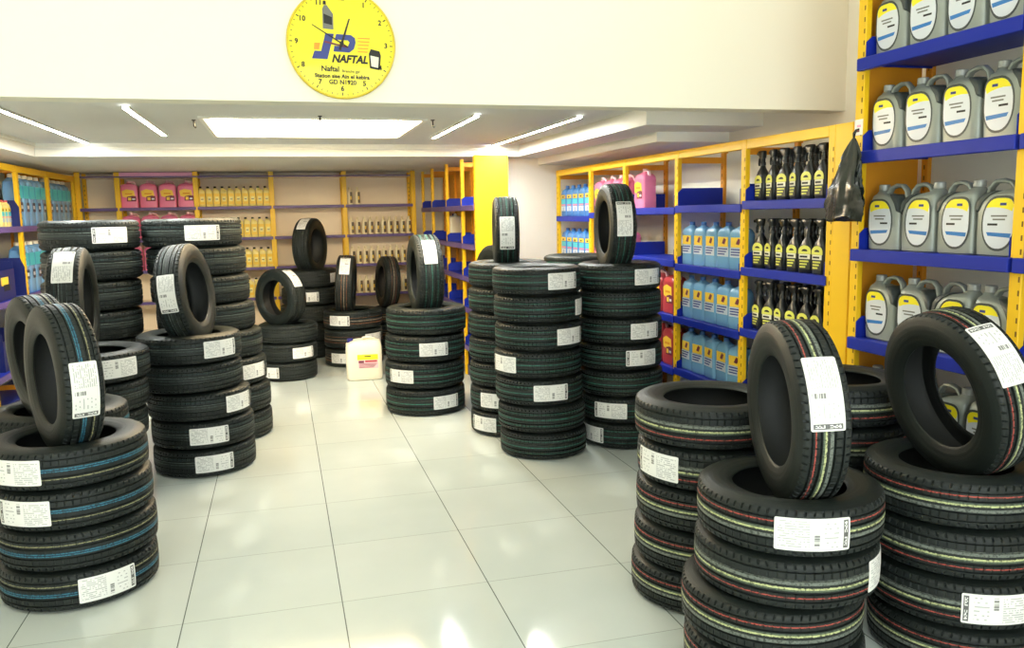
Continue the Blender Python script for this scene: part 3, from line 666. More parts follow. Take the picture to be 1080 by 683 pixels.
# back run
BXS = [-2.08, -1.686, -.881, -.068, .750, 1.561]
BZ = [1.655, 1.305, .96, .61, .26]
bt = run('back_shelving', 'cream shelving with yellow posts along the far wall', (0, 10.0, 0), 0, [(BXS[i], BXS[i+1], [(z, 0) for z in BZ]) for i in range(5)], .385, 2.045,
         dict(back=M['cream'], shelf_mat=M['cream'], lip_mat=M['lilac'], lip=.03, out=.006, header=False, side=False, slots=False, pw=.055, rear_yellow=True, plinth_mat=M['cream']))
mb = MB(); mb.box((-2.05, -.004, 1.985), (1.53, -.0005, 2.0), M['lilac']); mb.box((-2.05, .0305, 1.985), (1.53, .34, 2.0), M['cream']); mb.build('top_shelf', bt, 0)
mb = MB(); mb.box((-1.655, -.012, 2.0), (-.912, -.006, 2.04), M['pink_panel']); mb.build('header_card', bt, 0)
# alcove run seen end on
AX, AY0 = 1.65, 7.13
def ay(Y): return Y-AY0
at_ = run('alcove_shelving', 'yellow shelving with small blue shelves seen edge-on in alcove', (AX, 9.96, 0), -PI/2,
          [(9.96-9.92, 9.96-9.276, [(z, .085) for z in (1.60, 1.25, .95, .66, .3)]), (9.96-9.276, 9.96-8.446, [(z, .085) for z in (1.60, 1.25, .95, .66, .3)]),
           (9.96-8.446, 9.96-7.705, [(z, .085) for z in (1.60, 1.25, .95, .66, .3)]), (9.96-7.705, 9.96-7.15, [(z, .085) for z in (1.60, 1.25, .95, .66, .3)])], .30, 2.03,
          dict(back=M['yellow_in'], header=False, side_z=(1.96,), lip_mat=M['lilac'], pw=.045))
end_panel(at_, 9.96-7.127, 9.96-7.11, 0, .30, 2.03, M['yellow'])
# run with the tall blue bottles
LX = -2.1
lt = run('corner_shelving', 'yellow shelving with tall blue bottles in the far corner', (LX, 6.9, 0), PI/2,
         [(.03, 1.03, [(1.49, .22), (.91, .32), (.36, .2)]), (1.03, 2.02, [(1.49, 0), (.91, 0), (.36, 0)]), (2.02, 3.06, [(1.49, 0), (.91, 0), (.36, 0)])], .38, 2.0,
         dict(back=M['white_panel'], lip_mat=M['lilac'], cheek_mat=M['blue_dk'], pw=.06))

# ------------------------------------------------------------------ containers
def label_plate(mb, x0, x1, z0, z1, y, m, t=.0012): mb.box((x0, y-t, z0), (x1, y, z1), m)

def p_oil_jug():
    t = thing('oil_jug', 'x', 'oil jug', group='grey oil jugs')
    g, dk = M['grey_jug'], M['grey_dk']
    mb = MB()
    mb.loft([(0, .176, .112, 6), (.006, .188, .124, 6), (.05, .190, .126, 6.5), (.165, .190, .126, 6.5), (.205, .184, .122, 5, -.003), (.228, .158, .112, 4.5, -.014), (.244, .112, .094, 4, -.034), (.254, .062, .062, 2.6, -.055), (.266, .044, .044, 2, -.060)], g, 32)
    mb.build('body', t)
    mb = MB(); mb.loft([(.2665, .044, .044, 2, -.06), (.268, .048, .048, 2, -.06), (.290, .047, .047, 2, -.06), (.293, .040, .040, 2, -.06)], M['cap_grey'], 20); mb.build('cap', t)
    mb = MB(); mb.tube([(-.030, 0, .252), (-.012, 0, .276), (.020, 0, .286), (.056, 0, .283), (.079, 0, .262), (.088, 0, .225), (.0885, 0, .18)], .0095, g, 10, .017); mb.build('handle', t)
    mb = MB(); mb.loft([(.150, .010, .060, 3, .0925), (.175, .020, .1285, 5, .0865), (.205, .034, .1275, 5, .078), (.232, .050, .116, 4, .056), (.248, .040, .09, 3, .03)], dk, 20); mb.build('grip_recess', t)
    def outline(s=1.0, n=30):
        pts = []
        for k in range(n):
            a = 2*PI*k/n; c, q = math.cos(a), math.sin(a)
            e = 2.2
            x = math.copysign(abs(c)**(2/e), c)*.067; z = math.copysign(abs(q)**(2/e), q)*.095
            if c < 0 and q > 0: # pointed upper corner
                x = -min(.067, .067*abs(c)**.42); z = min(.095, .095*abs(q)**.42)
            pts.append((x*s-.012, z*s+.125))
        return pts
    for side in (1, -1):
        mb = MB()
        y = -.0630 if side == 1 else .0630
        o1, o2 = outline(1.10), outline(1.0)
        fx = lambda P: P if side == 1 else P       # same silhouette seen through from both faces
        mb.plate(fx(o1), y-.0008*side, y, dk)
        y -= .0008*side
        mb.plate(fx(o2), y-.0006*side, y, M['label_silver'])
        y -= .0006*side
        # yellow upper field, blue band, print
        up = [p for p in o2 if p[1] > .172]
        arc = [(-.012+.067*math.cos(a), .172+.014*math.sin(a)*1.3-.004) for a in np.linspace(0.15, PI-.1, 9)]
        up = sorted([p for p in o2 if p[1] > .176], key=lambda p: math.atan2(p[1]-.15, p[0]+.012))
        poly = [(up[0][0], up[0][1])]+up[1:]+[(-.07, .170), (-.05, .178), (-.02, .184), (.012, .186)]
        mb.plate(poly, y-.0005*side, y, M['label_yellow'])
        mb.plate([(-.066, .072), (.030, .078), (.038, .092), (-.070, .088)], y-.0005*side, y, M['label_blue'])
        for k, (xa, xb, z) in enumerate(((-.050, .02, .150), (-.042, .012, .137), (-.01, .034, .117))):
            mb.box((xa, y-.0005*side, z), (xb, y, z+(.006 if k < 2 else .008)), M['ink_grey'] if k < 2 else M['ink'])
        mb.box((-.045, y-.001*side, .192), (-.018, y-.0005*side, .202), M['ink_blue'])
        mb.build('label', t, 0)
    return t
M['label_silver'] = mat('silver white label', srgb(214, 218, 222), .35)
M['label_yellow'] = mat('lemon label field', srgb(244, 228, 30), .4)
M['label_blue'] = mat('sky blue label band', srgb(44, 116, 184), .4)

def p_washer(body, cap, nm, lab, grp, w=.128, h=.285, d=.085, kind=0):
    t = thing(nm, 'x', 'bottle', group=grp)
    s = h/.285
    mb = MB(); mb.loft([(0, w*.93, d*.92, 6), (.006, w, d, 6), (.085*s, w, d, 6), (.09*s, w*.985, d*.97, 6), (.19*s, w*.985, d*.97, 6), (.2*s, w, d, 6), (.222*s, w*.98, d*.97, 5), (.242*s, w*.8, d*.85, 4), (.252*s, w*.42, d*.6, 3), (.262*s, .034, .034, 2)], body, 28); mb.build('body', t)
    mb = MB(); mb.loft([(.2622*s, .037, .037, 2), (.2830*s, .036, .036, 2), (h, .030, .030, 2)], cap, 18); mb.build('cap', t)
    mb = MB(); y = -d*.486
    if kind == 0:      # yellow square above a white and dark text strip
        label_plate(mb, -w*.36, w*.38, .135*s, .195*s, y, M['yellow_label']); label_plate(mb, -w*.40, w*.42, .075*s, .133*s, y-.0004, M['bottle_label_pale'])
        mb.plate([(-w*.05, .155*s), (w*.14, .150*s), (w*.24, .18*s), (w*.10, .19*s), (w*.02, .175*s)], y-.0024, y-.0012, M['ink_maroon'])
        for k in range(3): label_plate(mb, -w*.34, w*(.36-.1*k), (.118-.016*k)*s, (.126-.016*k)*s, y-.0016, M['ink_blue'])
    elif kind == 1:    # pink jug: yellow cartouche with dark block print
        mb.plate([(-w*.34, .12*s), (-w*.38, .175*s), (-w*.1, .195*s), (w*.3, .18*s), (w*.34, .125*s), (w*.05, .10*s)], y-.0012, y, M['yellow_label'])
        mb.plate([(-w*.12, .07*s), (w*.40, .07*s), (w*.40, .122*s), (w*.2, .128*s), (-w*.10, .118*s)], y-.0022, y-.0012, M['ink_maroon'])
        label_plate(mb, -w*.2, w*.2, .14*s, .155*s, y-.0012, M['ink_orange'])
        label_plate(mb, -w*.05, w*.12, .08*s, .11*s, y-.0022, M['yellow_label']); label_plate(mb, w*.18, w*.34, .085*s, .1*s, y-.0022, M['label_silver'])
    elif kind == 2:    # dark blue flask: yellow band, pink line
        label_plate(mb, -w*.42, w*.42, .165*s, .2*s, y, M['yellow_label']); label_plate(mb, -w*.2, w*.1, .172*s, .186*s, y-.0012, M['ink'])
        label_plate(mb, -w*.42, w*.42, .115*s, .16*s, y, M['cyan']); label_plate(mb, -w*.4, w*.4, .10*s, .112*s, y, M['pink']); label_plate(mb, -w*.42, w*.42, .05*s, .095*s, y, M['bottle_label_pale'])
    mb.build('label', t, 0)
    return t
M['bottle_label_pale'] = mat('pale text label', srgb(196, 206, 214), .45)

def p_pink(body, top, nm, grp, w=.185, h=.30, d=.12):
    t = p_washer(body, top, nm, '', grp, w, h, d, 1)
    mb = MB(); mb.tube([(-.01, 0, h*.90), (.02, 0, h*.955), (.055, 0, h*.94), (.074, 0, h*.86), (.076, 0, h*.77)], .009, top, 8, .013); mb.build('handle', t)
    return t

def p_spray():
    t = thing('spray_bottle', 'x', 'spray bottle', group='black trigger spray bottles')
    k = M['black_pl']
    mb = MB(); mb.loft([(0, .090, .052, 4), (.005, .097, .057, 4), (.10, .098, .058, 4), (.135, .092, .056, 3.6), (.165, .064, .048, 3), (.185, .034, .034, 2.2), (.20, .027, .027, 2)], k, 24); mb.build('body', t)
    mb = MB(); mb.loft([(.2005, .033, .033, 2), (.216, .033, .033, 2), (.222, .026, .026, 2), (.240, .024, .026, 2.5)], k, 16)
    mb.loft([(.2405, .034, .030, 4, -.004), (.262, .058, .032, 4, -.010), (.276, .070, .030, 4, -.012), (.282, .060, .024, 4, -.010)], k, 16)
    mb.tube([(-.046, 0, .268), (-.060, 0, .268)], .009, k, 10); mb.build('spray_head', t)
    mb = MB(); mb.tube([(-.028, 0, .252), (-.040, 0, .232), (-.043, 0, .212), (-.038, 0, .200)], .004, k, 6, .009); mb.build('trigger', t)
    mb = MB(); y = -.0287
    arc = [(.042*math.cos(a), .115+.030*math.sin(a)) for a in np.linspace(0, PI, 12)]
    mb.plate(arc+[(-.042, .10), (.042, .10)], y-.0012, y, M['spray_label'])
    mb.plate([(.020*math.cos(a), .114+.012*math.sin(a)) for a in np.linspace(0, PI, 8)], y-.002, y-.0012, M['ink'])
    label_plate(mb, -.037, .037, .074, .099, y, M['ink_pale']); label_plate(mb, -.037, .037, .02, .072, y, M['spray_dark'])
    for i in range(3): label_plate(mb, -.03, .028-.01*i, .058-.015*i, .066-.015*i, y-.0012, M['spray_label'])
    label_plate(mb, -.03, .02, .081, .091, y-.0012, M['ink']); mb.build('label', t, 0)
    return t
M['spray_label'] = mat('lime yellow label', srgb(222, 222, 96), .45)
M['spray_dark'] = mat('dark olive print field', srgb(52, 54, 40), .45)

def p_yellow():
    t = thing('motor_oil_bottle', 'x', 'oil bottle', group='small yellow oil bottles')
    mb = MB(); mb.loft([(0, .068, .045, 5), (.004, .074, .05, 5), (.165, .074, .05, 5), (.185, .066, .046, 4, -.003), (.2, .034, .03, 2.4, -.012), (.208, .026, .026, 2, -.014)], M['yellow_bottle'], 20); mb.build('body', t)
    mb = MB(); mb.loft([(.2083, .030, .030, 2, -.014), (.226, .029, .029, 2, -.014), (.229, .022, .022, 2, -.014)], M['ink'], 14); mb.build('cap', t)
    mb = MB(); label_plate(mb, -.032, .032, .03, .15, -.0252, M['yellow_label']); label_plate(mb, -.018, .022, .06, .115, -.0264, M['label_cream']); label_plate(mb, -.012, .014, .08, .09, -.0276, M['ink_grey']); mb.build('label', t, 0)
    return t
M['label_cream'] = mat('cream label field', srgb(248, 232, 150), .5)

def p_slim():
    t = thing('additive_bottle', 'x', 'bottle', group='slim cream bottles')
    mb = MB(); mb.loft([(0, .054, .040, 4), (.004, .058, .044, 4), (.15, .058, .044, 4), (.168, .040, .034, 3), (.178, .026, .026, 2)], M['cream_bottle'], 18); mb.build('body', t)
    mb = MB(); mb.loft([(.1783, .029, .029, 2), (.204, .027, .027, 2), (.207, .02, .02, 2)], M['cream_bottle'], 14); mb.build('cap', t)
    mb = MB(); label_plate(mb, .002, .029, .02, .148, -.0222, M['brown_label']); label_plate(mb, .004, .020, .06, .10, -.0234, M['yellow_label']); mb.build('label', t, 0)
    return t

def p_tall():
    t = thing('coolant_bottle', 'x', 'bottle', group='tall blue bottles')
    mb = MB(); mb.loft([(0, .170, .11, 5), (.008, .178, .118, 5), (.33, .178, .118, 5), (.38, .155, .108, 4), (.405, .09, .07, 3), (.415, .05, .05, 2)], M['tallblue'], 24); mb.build('body', t)
    mb = MB(); mb.loft([(.4153, .054, .054, 2), (.442, .052, .052, 2), (.446, .042, .042, 2)], M['milky'], 16); mb.build('cap', t)
    mb = MB(); label_plate(mb, -.08, .08, .24, .35, -.0592, M['cyan']); label_plate(mb, -.012, .07, .125, .205, -.0592, M['label_navy']); label_plate(mb, .0, .05, .15, .18, -.0604, M['label_silver']); mb.build('label', t, 0)
    return t
M['label_navy'] = mat('navy label', srgb(20, 30, 60), .4)

def place_row(proto, frame, xs, y, z, labels, rots=None, first=[None]):
    """copies of a thing along a shelf of the given shelving"""
    out = []
    fm = Matrix.Translation(frame.location) @ Matrix.Rotation(frame.rotation_euler.z, 4, 'Z')
    for i, x in enumerate(xs):
        if not proto.get('used'):
            o = proto; proto['used'] = 1
        else:
            o = copy_tree(proto)
        r = rots[i] if rots else 0
        o.location = fm @ Vector((x, y, z)); o.rotation_euler = (0, 0, frame.rotation_euler.z+r); o['label'] = labels[i]
        out.append(o)
    return out
def rowlab(fmt, n): return [fmt.format(ORD[i]) for i in range(n)]

jug = p_oil_jug()
JX = [.168, .376, .583, .786]
for k, (z, w, rots) in enumerate(((2.185, 'highest visible shelf of oil shelving', (0, .05, -.03, 0)), (1.775, 'second shelf down of oil shelving', (0, .04, 0, -.04)), (1.335, 'third shelf down of oil shelving', (.05, PI, PI, PI+.05)), (.925, 'fourth shelf down of oil shelving', (0, .03, PI, 0)), (.50, 'lowest oil shelf behind the tires', (0, .03, PI, 0)))):
    place_row(jug, tt, JX, .098, z+.0006, rowlab('{} grey oil jug from the bag end, '+w, 4), rots)

sp = p_spray()
for k, (z, w, n) in enumerate(((1.572, 'top', 7), (1.190, 'middle', 7), (.832, 'bottom', 7))):
    xs = [ry(4.255)+i*.112 for i in range(n)]
    place_row(sp, rt, xs, .075, z+.0006, rowlab('{} black spray bottle from far end, front row, '+w+' spray shelf', n), [random.uniform(-.25, .25) for _ in xs])
    xs = [ry(4.23)+i*.112 for i in range(6)]
    place_row(sp, rt, xs, .165, z+.0006, rowlab('{} black spray bottle from far end, second row, '+w+' spray shelf', 6), [random.uniform(-.3, .3) for _ in xs])
wb = p_washer(M['bottle_blue'], M['cap_blue'], 'washer_fluid_bottle', '', 'pale blue fluid bottles', .148)
for z, w in ((1.165, 'top'), (.805, 'middle'), (.445, 'bottom')):
    xs = [ry(5.095)+i*.158 for i in range(5)]
    place_row(wb, rt, xs, .075, z+.0006, rowlab('{} pale blue fluid bottle from far end, '+w+' row beside the sprays', 5), [random.uniform(-.1, .1)+(.15 if i == 4 else 0) for i in range(5)])
place_row(wb, rt, [ry(4.245), ry(4.09)], .075, .4406, ['pale blue fluid bottle under the spray bottles, beside the yellow post', 'pale blue fluid bottle under the sprays, second from yellow post'])
fl = p_washer(M['bottle_blue2'], M['cap_blue'], 'fluid_flask', '', 'dark blue fluid flasks', .142, .29, .09, 2)
for z, w in ((1.485, 'upper'), (1.085, 'lower')):
    place_row(fl, rt, [ry(7.615)+i*.163 for i in range(5)], .075, z+.0006, rowlab('{} dark blue flask from the wall, '+w+' row of flask bay', 5))
pj = p_pink(M['pink'], M['pink_top'], 'pink_fluid_jug', 'pink fluid jugs')
for z, w in ((1.515, 'upper'), (1.10, 'lower')):
    place_row(pj, rt, [ry(6.735)+i*.19 for i in range(4)], .095, z+.0006, rowlab('{} pink jug from far end, '+w+' shelf between flasks and post', 4))
place_row(pj, rt, [ry(5.95)], .12, 1.5456, ['single pink jug at the far end of a nearly empty shelf'])
for z, w in ((1.655, 'top shelf'), (1.305, 'second shelf down'), (.96, 'third shelf down')):
    place_row(pj, bt, [-1.58+i*.198 for i in range(4)], .09, z+.0006, rowlab('{} pink jug on '+w+' against the far wall', 4))
rj = p_pink(M['red'], M['pink_top'], 'red_fluid_jug', 'red fluid jugs')
for z, w in ((.80, 'upper'), (.43, 'lower')):
    place_row(rj, rt, [ry(5.98)+i*.2 for i in range(4)], .095, z+.0006, rowlab('{} red jug from far end, '+w+' row beside pale blue bottles', 4))
yb = p_yellow()
for z, w in ((1.655, 'top'), (1.305, 'second'), (.96, 'third'), (.61, 'fourth')):
    place_row(yb, bt, [-.823+i*.0775 for i in range(10)], .06, z+.0006, rowlab('{} small yellow oil bottle from the pink jugs, '+w+' shelf', 10))
sb = p_slim()
place_row(sb, bt, [.815, .905], .06, 1.6556, ['slim cream bottle standing nearest the post on the top shelf', 'second slim cream bottle from the post on the top shelf'])
for z, w in ((1.305, 'upper full'), (.96, 'middle full'), (.61, 'lowest full')):
    place_row(sb, bt, [.82+i*.0755 for i in range(10)], .06, z+.0006, rowlab('{} slim cream bottle from the middle post, '+w+' shelf', 10))
tb = p_tall()
for z, w in ((1.49, 'top'), (.91, 'middle'), (.36, 'bottom')):
    place_row(tb, lt, [1.157+i*.184 for i in range(5)], .085, z+.0006, rowlab('{} tall blue bottle from the front bay, '+w+' shelf, middle bay', 5))
    place_row(tb, lt, [2.15+i*.184 for i in range(5)], .085, z+.0006, rowlab('{} tall blue bottle from middle post, '+w+' shelf, far corner bay', 5))
# first corner bay: small bottles and storage bins
mix = [(p_washer(M['yellow_bottle'], M['red'], 'cleaner_bottle', '', 'small cleaner bottles on the corner shelf', .075, .22, .06, 2), 3)]
place_row(mix[0][0], lt, [.78+i*.085 for i in range(3)], .09, 1.4906, rowlab('{} small yellow cleaner bottle on the corner top shelf', 3))
def storage_bin(label, x, z, w, h):
    fm = Matrix.Translation(lt.location) @ Matrix.Rotation(lt.rotation_euler.z, 4, 'Z')
    t = thing('storage_bin', label, 'bin', fm @ Vector((x, .16, z)), (0, 0, lt.rotation_euler.z), 'blue bins on the corner shelf')
    mb = MB(); a, b = w/2, .13
    mb.box((-a, -b, 0), (a, b, .008), M['blue_dk'])
    for q in (((-a, -b, .008), (a, -b+.006, h*.8)), ((-a, b-.006, .008), (a, b, h)), ((-a, -b+.006, .008), (-a+.006, b-.006, h)), ((a-.006, -b+.006, .008), (a, b-.006, h))): mb.box(q[0], q[1], M['blue_dk'])
    mb.build('tray', t, 0)
    mb = MB(); mb.box((-.10, -b-.0015, h*.4), (.08, -b-.0003, h*.62), M['yellow_label']); mb.box((-.05, -b-.0025, h*.25), (.10, -b-.0015, h*.42), M['ink']); mb.build('label', t, 0)
storage_bin('dark blue storage bin with yellow label on the corner middle shelf', .55, .9106, .5, .3)
storage_bin('dark blue storage bin with yellow label on the corner lower shelf', .60, .3606, .5, .3)
# alcove goods
def p_can(nm, label, m, loc, w, d, h, rz):
    t = thing(nm, label, 'canister', loc, (0, 0, rz))
    mb = MB(); mb.loft([(0, w*.95, d*.95, 6), (.006, w, d, 6), (h*.78, w, d, 6), (h*.88, w*.85, d*.9, 5), (h*.92, w*.4, d*.5, 3, -w*.2)], m, 24); mb.build('body', t)
    mb = MB(); mb.tube([(-w*.05, 0, h*.89), (w*.08, 0, h*.98), (w*.28, 0, h*.97), (w*.4, 0, h*.80)], .009, m, 8, .013); mb.build('handle', t)
    mb = MB(); mb.loft([(h*.9205, .04, .04, 2, -w*.2), (h, .038, .038, 2, -w*.2)], M['cap_navy'], 14); mb.build('cap', t)
    return t
p_can('canister', 'white canister on an alcove shelf beside the slim bottles', M['milky'], (1.80, 8.75, 1.2506), .17, .15, .28, -PI/2)
p_can('canister', 'black canister on the alcove shelf nearest the yellow panel', M['black_pl'], (1.80, 7.42, 1.2506), .24, .16, .30, -PI/2)
# jerrycans on the floor
def jerrycan(label, loc, rz, lab=True):
    t = thing('jerrycan', label, 'jerrycan', loc, (0, 0, rz), 'white jerrycans on the floor'); m = M['milky']
    mb = MB(); mb.loft([(0, .30, .22, 6), (.008, .325, .24, 6), (.03, .335, .25, 6), (.29, .335, .25, 6), (.335, .325, .245, 5), (.362, .27, .22, 4.5, .012), (.372, .20, .17, 4, .02)], m, 32)
    mb.build('body', t)
    mb = MB(); mb.tube([(-.02, 0, .366), (0, 0, .388), (.06, 0, .39), (.10, 0, .378), (.115, 0, .360)], .011, m, 8, .016); mb.build('handle', t)
    mb = MB(); mb.loft([(.345, .052, .052, 2, -.122, -.02), (.352, .058, .058, 2, -.122, -.02), (.383, .056, .056, 2, -.122, -.02), (.387, .046, .046, 2, -.122, -.02)], M['cap_navy'], 18); mb.build('cap', t)
    if lab:
        mb = MB(); y = -.1256
        label_plate(mb, -.06, .13, .195, .245, y, M['label_yellow']); label_plate(mb, -.055, .13, .115, .194, y, M['pink_top'])
        label_plate(mb, .005, .065, .222, .232, y-.0012, M['ink'])
        label_plate(mb, -.05, .0, .165, .188, y-.0012, M['ink_maroon']); label_plate(mb, .01, .12, .172, .190, y-.0012, M['red'])
        for i in range(4): label_plate(mb, -.045, .12-.01*i, .155-.011*i, .160-.011*i, y-.0012, M['ink_maroon'])
        mb.build('label', t, 0)
    return t
jerrycan('white jerrycan with blue cap and yellow and pink label', (.705, 7.86, 0), -.10)
jerrycan('plain white jerrycan half hidden behind the four-tire stack', (1.12, 8.05, 0), -.12, False)

# ------------------------------------------------------------------ clock
def text_mesh(txt, size, m, name, parent, loc, shear=0., bold=0., spacing=1., y=0., align='CENTER', rot=0., sx=1.):
    cu = bpy.data.curves.new('txt', 'FONT'); cu.body = txt; cu.size = size; cu.align_x = align; cu.align_y = 'CENTER'; cu.shear = shear; cu.offset = bold; cu.space_character = spacing; cu.extrude = .0006; cu.resolution_u = 3
    o = bpy.data.objects.new('txt', cu); COL.objects.link(o)
    dg = bpy.context.evaluated_depsgraph_get(); me = bpy.data.meshes.new_from_object(o.evaluated_get(dg)); bpy.data.objects.remove(o)
    me.transform(Matrix.Translation((loc[0], y, loc[1])) @ Matrix.Rotation(rot, 4, 'Y') @ Matrix.Rotation(PI/2, 4, 'X') @ Matrix.Scale(sx, 4, (1, 0, 0)))
    me.materials.clear(); me.materials.append(m)
    q = bpy.data.objects.new(name, me); COL.objects.link(q); q.parent = parent
    return q
ck = thing('wall_clock', 'round yellow wall clock with dark logo on the white bulkhead', 'clock', (.315, YK-.0005, 2.306), (0, math.radians(1.3), 0))
CR = .243
mb = MB(); vs = []; n = 72
mb.v = []; prof = [(CR, 0), (CR, -.02), (CR-.003, -.024), (CR-.008, -.024), (CR-.010, -.020)]
for i in range(n):
    a = 2*PI*i/n
    vs += [(r*math.cos(a), y, r*math.sin(a)) for r, y in prof]
mb.add(vs, [(i*5+j, ((i+1) % n)*5+j, ((i+1) % n)*5+j+1, i*5+j+1) for i in range(n) for j in range(4)], M['clock_rim']); mb.build('rim', ck)
mb = MB(); mb.plate([((CR-.0098)*math.cos(2*PI*i/n), (CR-.0098)*math.sin(2*PI*i/n)) for i in range(n)], -.020, -.001, M['clock_face']); mb.build('face', ck)
fy = -.0212
mb = MB()
for i in range(60):
    a = 2*PI*i/60; L = .013 if i % 5 == 0 else .009; w = .0022 if i % 5 == 0 else .0013; r1 = CR-.014
    c, s_ = math.cos(a), math.sin(a)
    mb.plate([(r*c-q*s_, r*s_+q*c) for r, q in ((r1, -w), (r1, w), (r1-L, w), (r1-L, -w))], fy-.0005, fy, M['ink'])
mb.build('minute_track', ck, 0)
for h in range(1, 13):
    a = PI/2-2*PI*h/12
    text_mesh(str(h), .031, m=M['ink'], name='numeral', parent=ck, loc=(.199*math.cos(a), .199*math.sin(a)), y=fy, bold=.0008)
# J and D shapes
mb = MB(); px = lambda x, z: ((x-440)*.00068, (245-z)*.00068)
mb.plate([px(*p) for p in ((335, 185), (390, 185), (345, 350), (245, 350), (262, 300), (305, 300))], fy-.0006, fy, M['ink_blue'])
mb.plate([px(*p) for p in ((405, 185), (500, 187), (528, 205), (532, 235), (520, 275), (490, 300), (385, 298), (392, 262), (480, 262), (492, 235), (480, 222), (395, 222))], fy-.0006, fy, M['ink_blue'])
mb.plate([px(*p) for p in ((330, 232), (480, 262), (482, 272), (328, 244))], fy-.0012, fy-.0006, M['ink_maroon'])
mb.plate([px(*p) for p in ((262, 248), (300, 248), (292, 290), (258, 290))], fy-.0006, fy, M['ink_orange'])
for k in range(5): mb.plate([px(*p) for p in ((545, 200+22*k), (628-4*k, 200+22*k), (626-4*k, 207+22*k), (545, 207+22*k))], fy-.0006, fy, M['ink_orange'])
mb.build('logo', ck, 0)
text_mesh('NAFTAL', .047, M['ink'], 'logo_lettering', ck, px(490, 345), shear=.25, bold=.0020, y=fy, sx=.92)
text_mesh('Naftal', .033, M['ink'], 'lettering', ck, px(362, 412), bold=.0008, y=fy)
text_mesh('Branche gpl', .017, M['ink'], 'lettering', ck, px(497, 422), y=fy)
text_mesh('Station sise Ain el kebira', .0245, M['ink'], 'lettering', ck, px(440, 458), y=fy, bold=.0007)
text_mesh('GD N1920', .027, M['ink'], 'lettering', ck, px(442, 496), bold=.0007, y=fy)
mb = MB() # printed bottle and jerrycan pictures
mb.plate([px(*p) for p in ((320, 155), (318, 30), (330, 5), (348, 5), (388, 60), (388, 158))], fy-.0006, fy, M['ink_grey']); mb.plate([px(*p) for p in ((326, 120), (326, 60), (380, 80), (380, 130))], fy-.0012, fy-.0006, M['ink'])
mb.plate([px(*p) for p in ((322, 2), (324, -22), (342, -22), (344, 2))], fy-.0006, fy, M['ink'])
mb.build('product_picture', ck, 0); mb = MB(); mb.plate([px(*p) for p in ((618, 300), (632, 270), (690, 282), (698, 310), (690, 405), (624, 395))], fy-.0006, fy, M['ink']); mb.plate([px(*p) for p in ((628, 312), (684, 322), (678, 390), (634, 382))], fy-.0012, fy-.0006, M['ink_pale'])
mb.build('product_picture', ck, 0)
def hand(nm, ang, L, w, yy, m):
    mb = MB(); c, s_ = math.cos(ang), math.sin(ang)
    mb.plate([(r*c-q*s_, r*s_+q*c) for r, q in ((-.03, -w), (-.03, w), (L, w*.5), (L, -w*.5))], yy-.001, yy, m); mb.build(nm, ck, 0)
hand('hour_hand', math.radians(72), .115, .0055, fy-.003, M['ink']); hand('minute_hand', math.radians(150), .15, .003, fy-.005, M['ink'])
mb = MB(); mb.plate([(.009*math.cos(2*PI*i/16), .009*math.sin(2*PI*i/16)) for i in range(16)], fy-.008, fy, M['ink']); mb.build('hub', ck, 0)

# ------------------------------------------------------------------ bag and notice on the post
bgx, bgy = 2.53, 3.262
t = thing('hanging_plastic_bag', 'crumpled black plastic bag hanging from the yellow post', 'bag', (bgx, bgy, 1.838))
rnd = random.Random(3); vs, fs = [], []; nr, nc = 22, 40
for i in range(nr):
    f = i/(nr-1); z = -f*.36
    w = .008+.100*min(1, (f/.62))**.9+(.012*math.sin(f*9)); dth = .006+.026*min(1, f/.6)
    if f > .93: w *= 1.02
    for k in range(nc):
        a = 2*PI*k/nc
        fold = 1+.13*math.sin(5*a+f*3.2)+.10*math.sin(9*a-f*5)+.07*rnd.uniform(-1, 1)
        if f < .25: fold = 1+.35*math.sin(7*a)*(.3+f)
        sx, sy = math.cos(a)*w*fold, math.sin(a)*dth*fold
        # along the post face (world Y) it is wide, across (world X) thin
        vs.append((-.012-dth*1.15+sy, sx+.010*f, z+(.014*math.sin(3*a+1) if f > .9 else 0)))
for i in range(nr-1):
    for k in range(nc): fs.append((i*nc+k, i*nc+(k+1) % nc, (i+1)*nc+(k+1) % nc, (i+1)*nc+k))
fs.append(tuple(range(nc))); fs.append(tuple((nr-1)*nc+k for k in range(nc-1, -1, -1)))
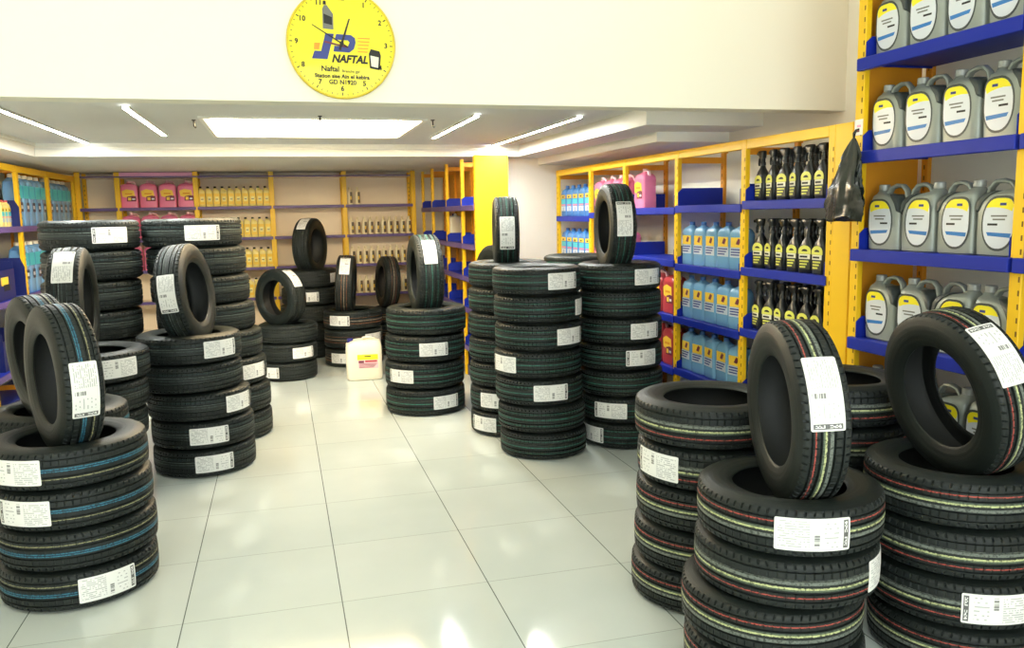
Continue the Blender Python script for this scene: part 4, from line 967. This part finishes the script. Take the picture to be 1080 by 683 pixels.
mb = MB(); mb.add(vs, fs, M['bag']); mb.build('sack', t, 60)
mb = MB(); mb.tube([(-.02, 0, -.01), (-.018, .006, .022), (-.010, .0, .036), (.004, -.002, .040)], .004, M['bag'], 6); mb.tube([(-.02, .0, -.01), (-.024, -.012, .016), (-.012, -.006, .034)], .003, M['bag'], 6); mb.build('knotted_handle', t)
t = thing('paper_notice', 'small pinkish paper notice on the post above the bag', 'notice', (OX, 3.31, 1.885))
mb = MB(); mb.box((-.0012, -.03, -.03), (-.0003, .026, .04), M['paper']); mb.build('sheet', t, 0)
mb = MB(); mb.box((-.0018, -.018, .005), (-.0012, .010, .016), M['pink_panel']); mb.box((-.0018, -.008, -.016), (-.0012, .016, -.006), M['ink_maroon']); mb.build('print', t, 0)

# ------------------------------------------------------------------ daylight, camera, colour
w = bpy.data.worlds.new('sky'); scene.world = w; w.use_nodes = True
bg = w.node_tree.nodes['Background']; bg.inputs['Color'].default_value = (.92, 1, .99, 1); bg.inputs["Strength"].default_value = 5.2

cam = bpy.data.cameras.new('camera'); co = bpy.data.objects.new('camera', cam); COL.objects.link(co)
yaw, pit, rol = 0.26887, 0.13392, -0.01846
f = Vector((math.sin(yaw)*math.cos(pit), math.cos(yaw)*math.cos(pit), -math.sin(pit))); r = Vector((math.cos(yaw), -math.sin(yaw), 0)); u = r.cross(f)
r2 = r*math.cos(rol)+u*math.sin(rol); u2 = -r*math.sin(rol)+u*math.cos(rol)
co.matrix_world = Matrix.Translation((0, 0, CAM_H)) @ Matrix((r2, u2, -f)).transposed().to_4x4()
cam.sensor_fit = 'HORIZONTAL'; cam.sensor_width = 36; cam.lens = 36*876.13/1080; cam.clip_start = .05
scene.camera = co
vs_ = scene.view_settings; vs_.view_transform = 'Standard'; vs_.look = 'None'; vs_.gamma = 1; vs_.use_curve_mapping = False; vs_.exposure = 0.06
scene.cycles.use_denoising = True; scene.cycles.max_bounces = 10; scene.cycles.diffuse_bounces = 6
scene.cycles.sample_clamp_indirect = 6
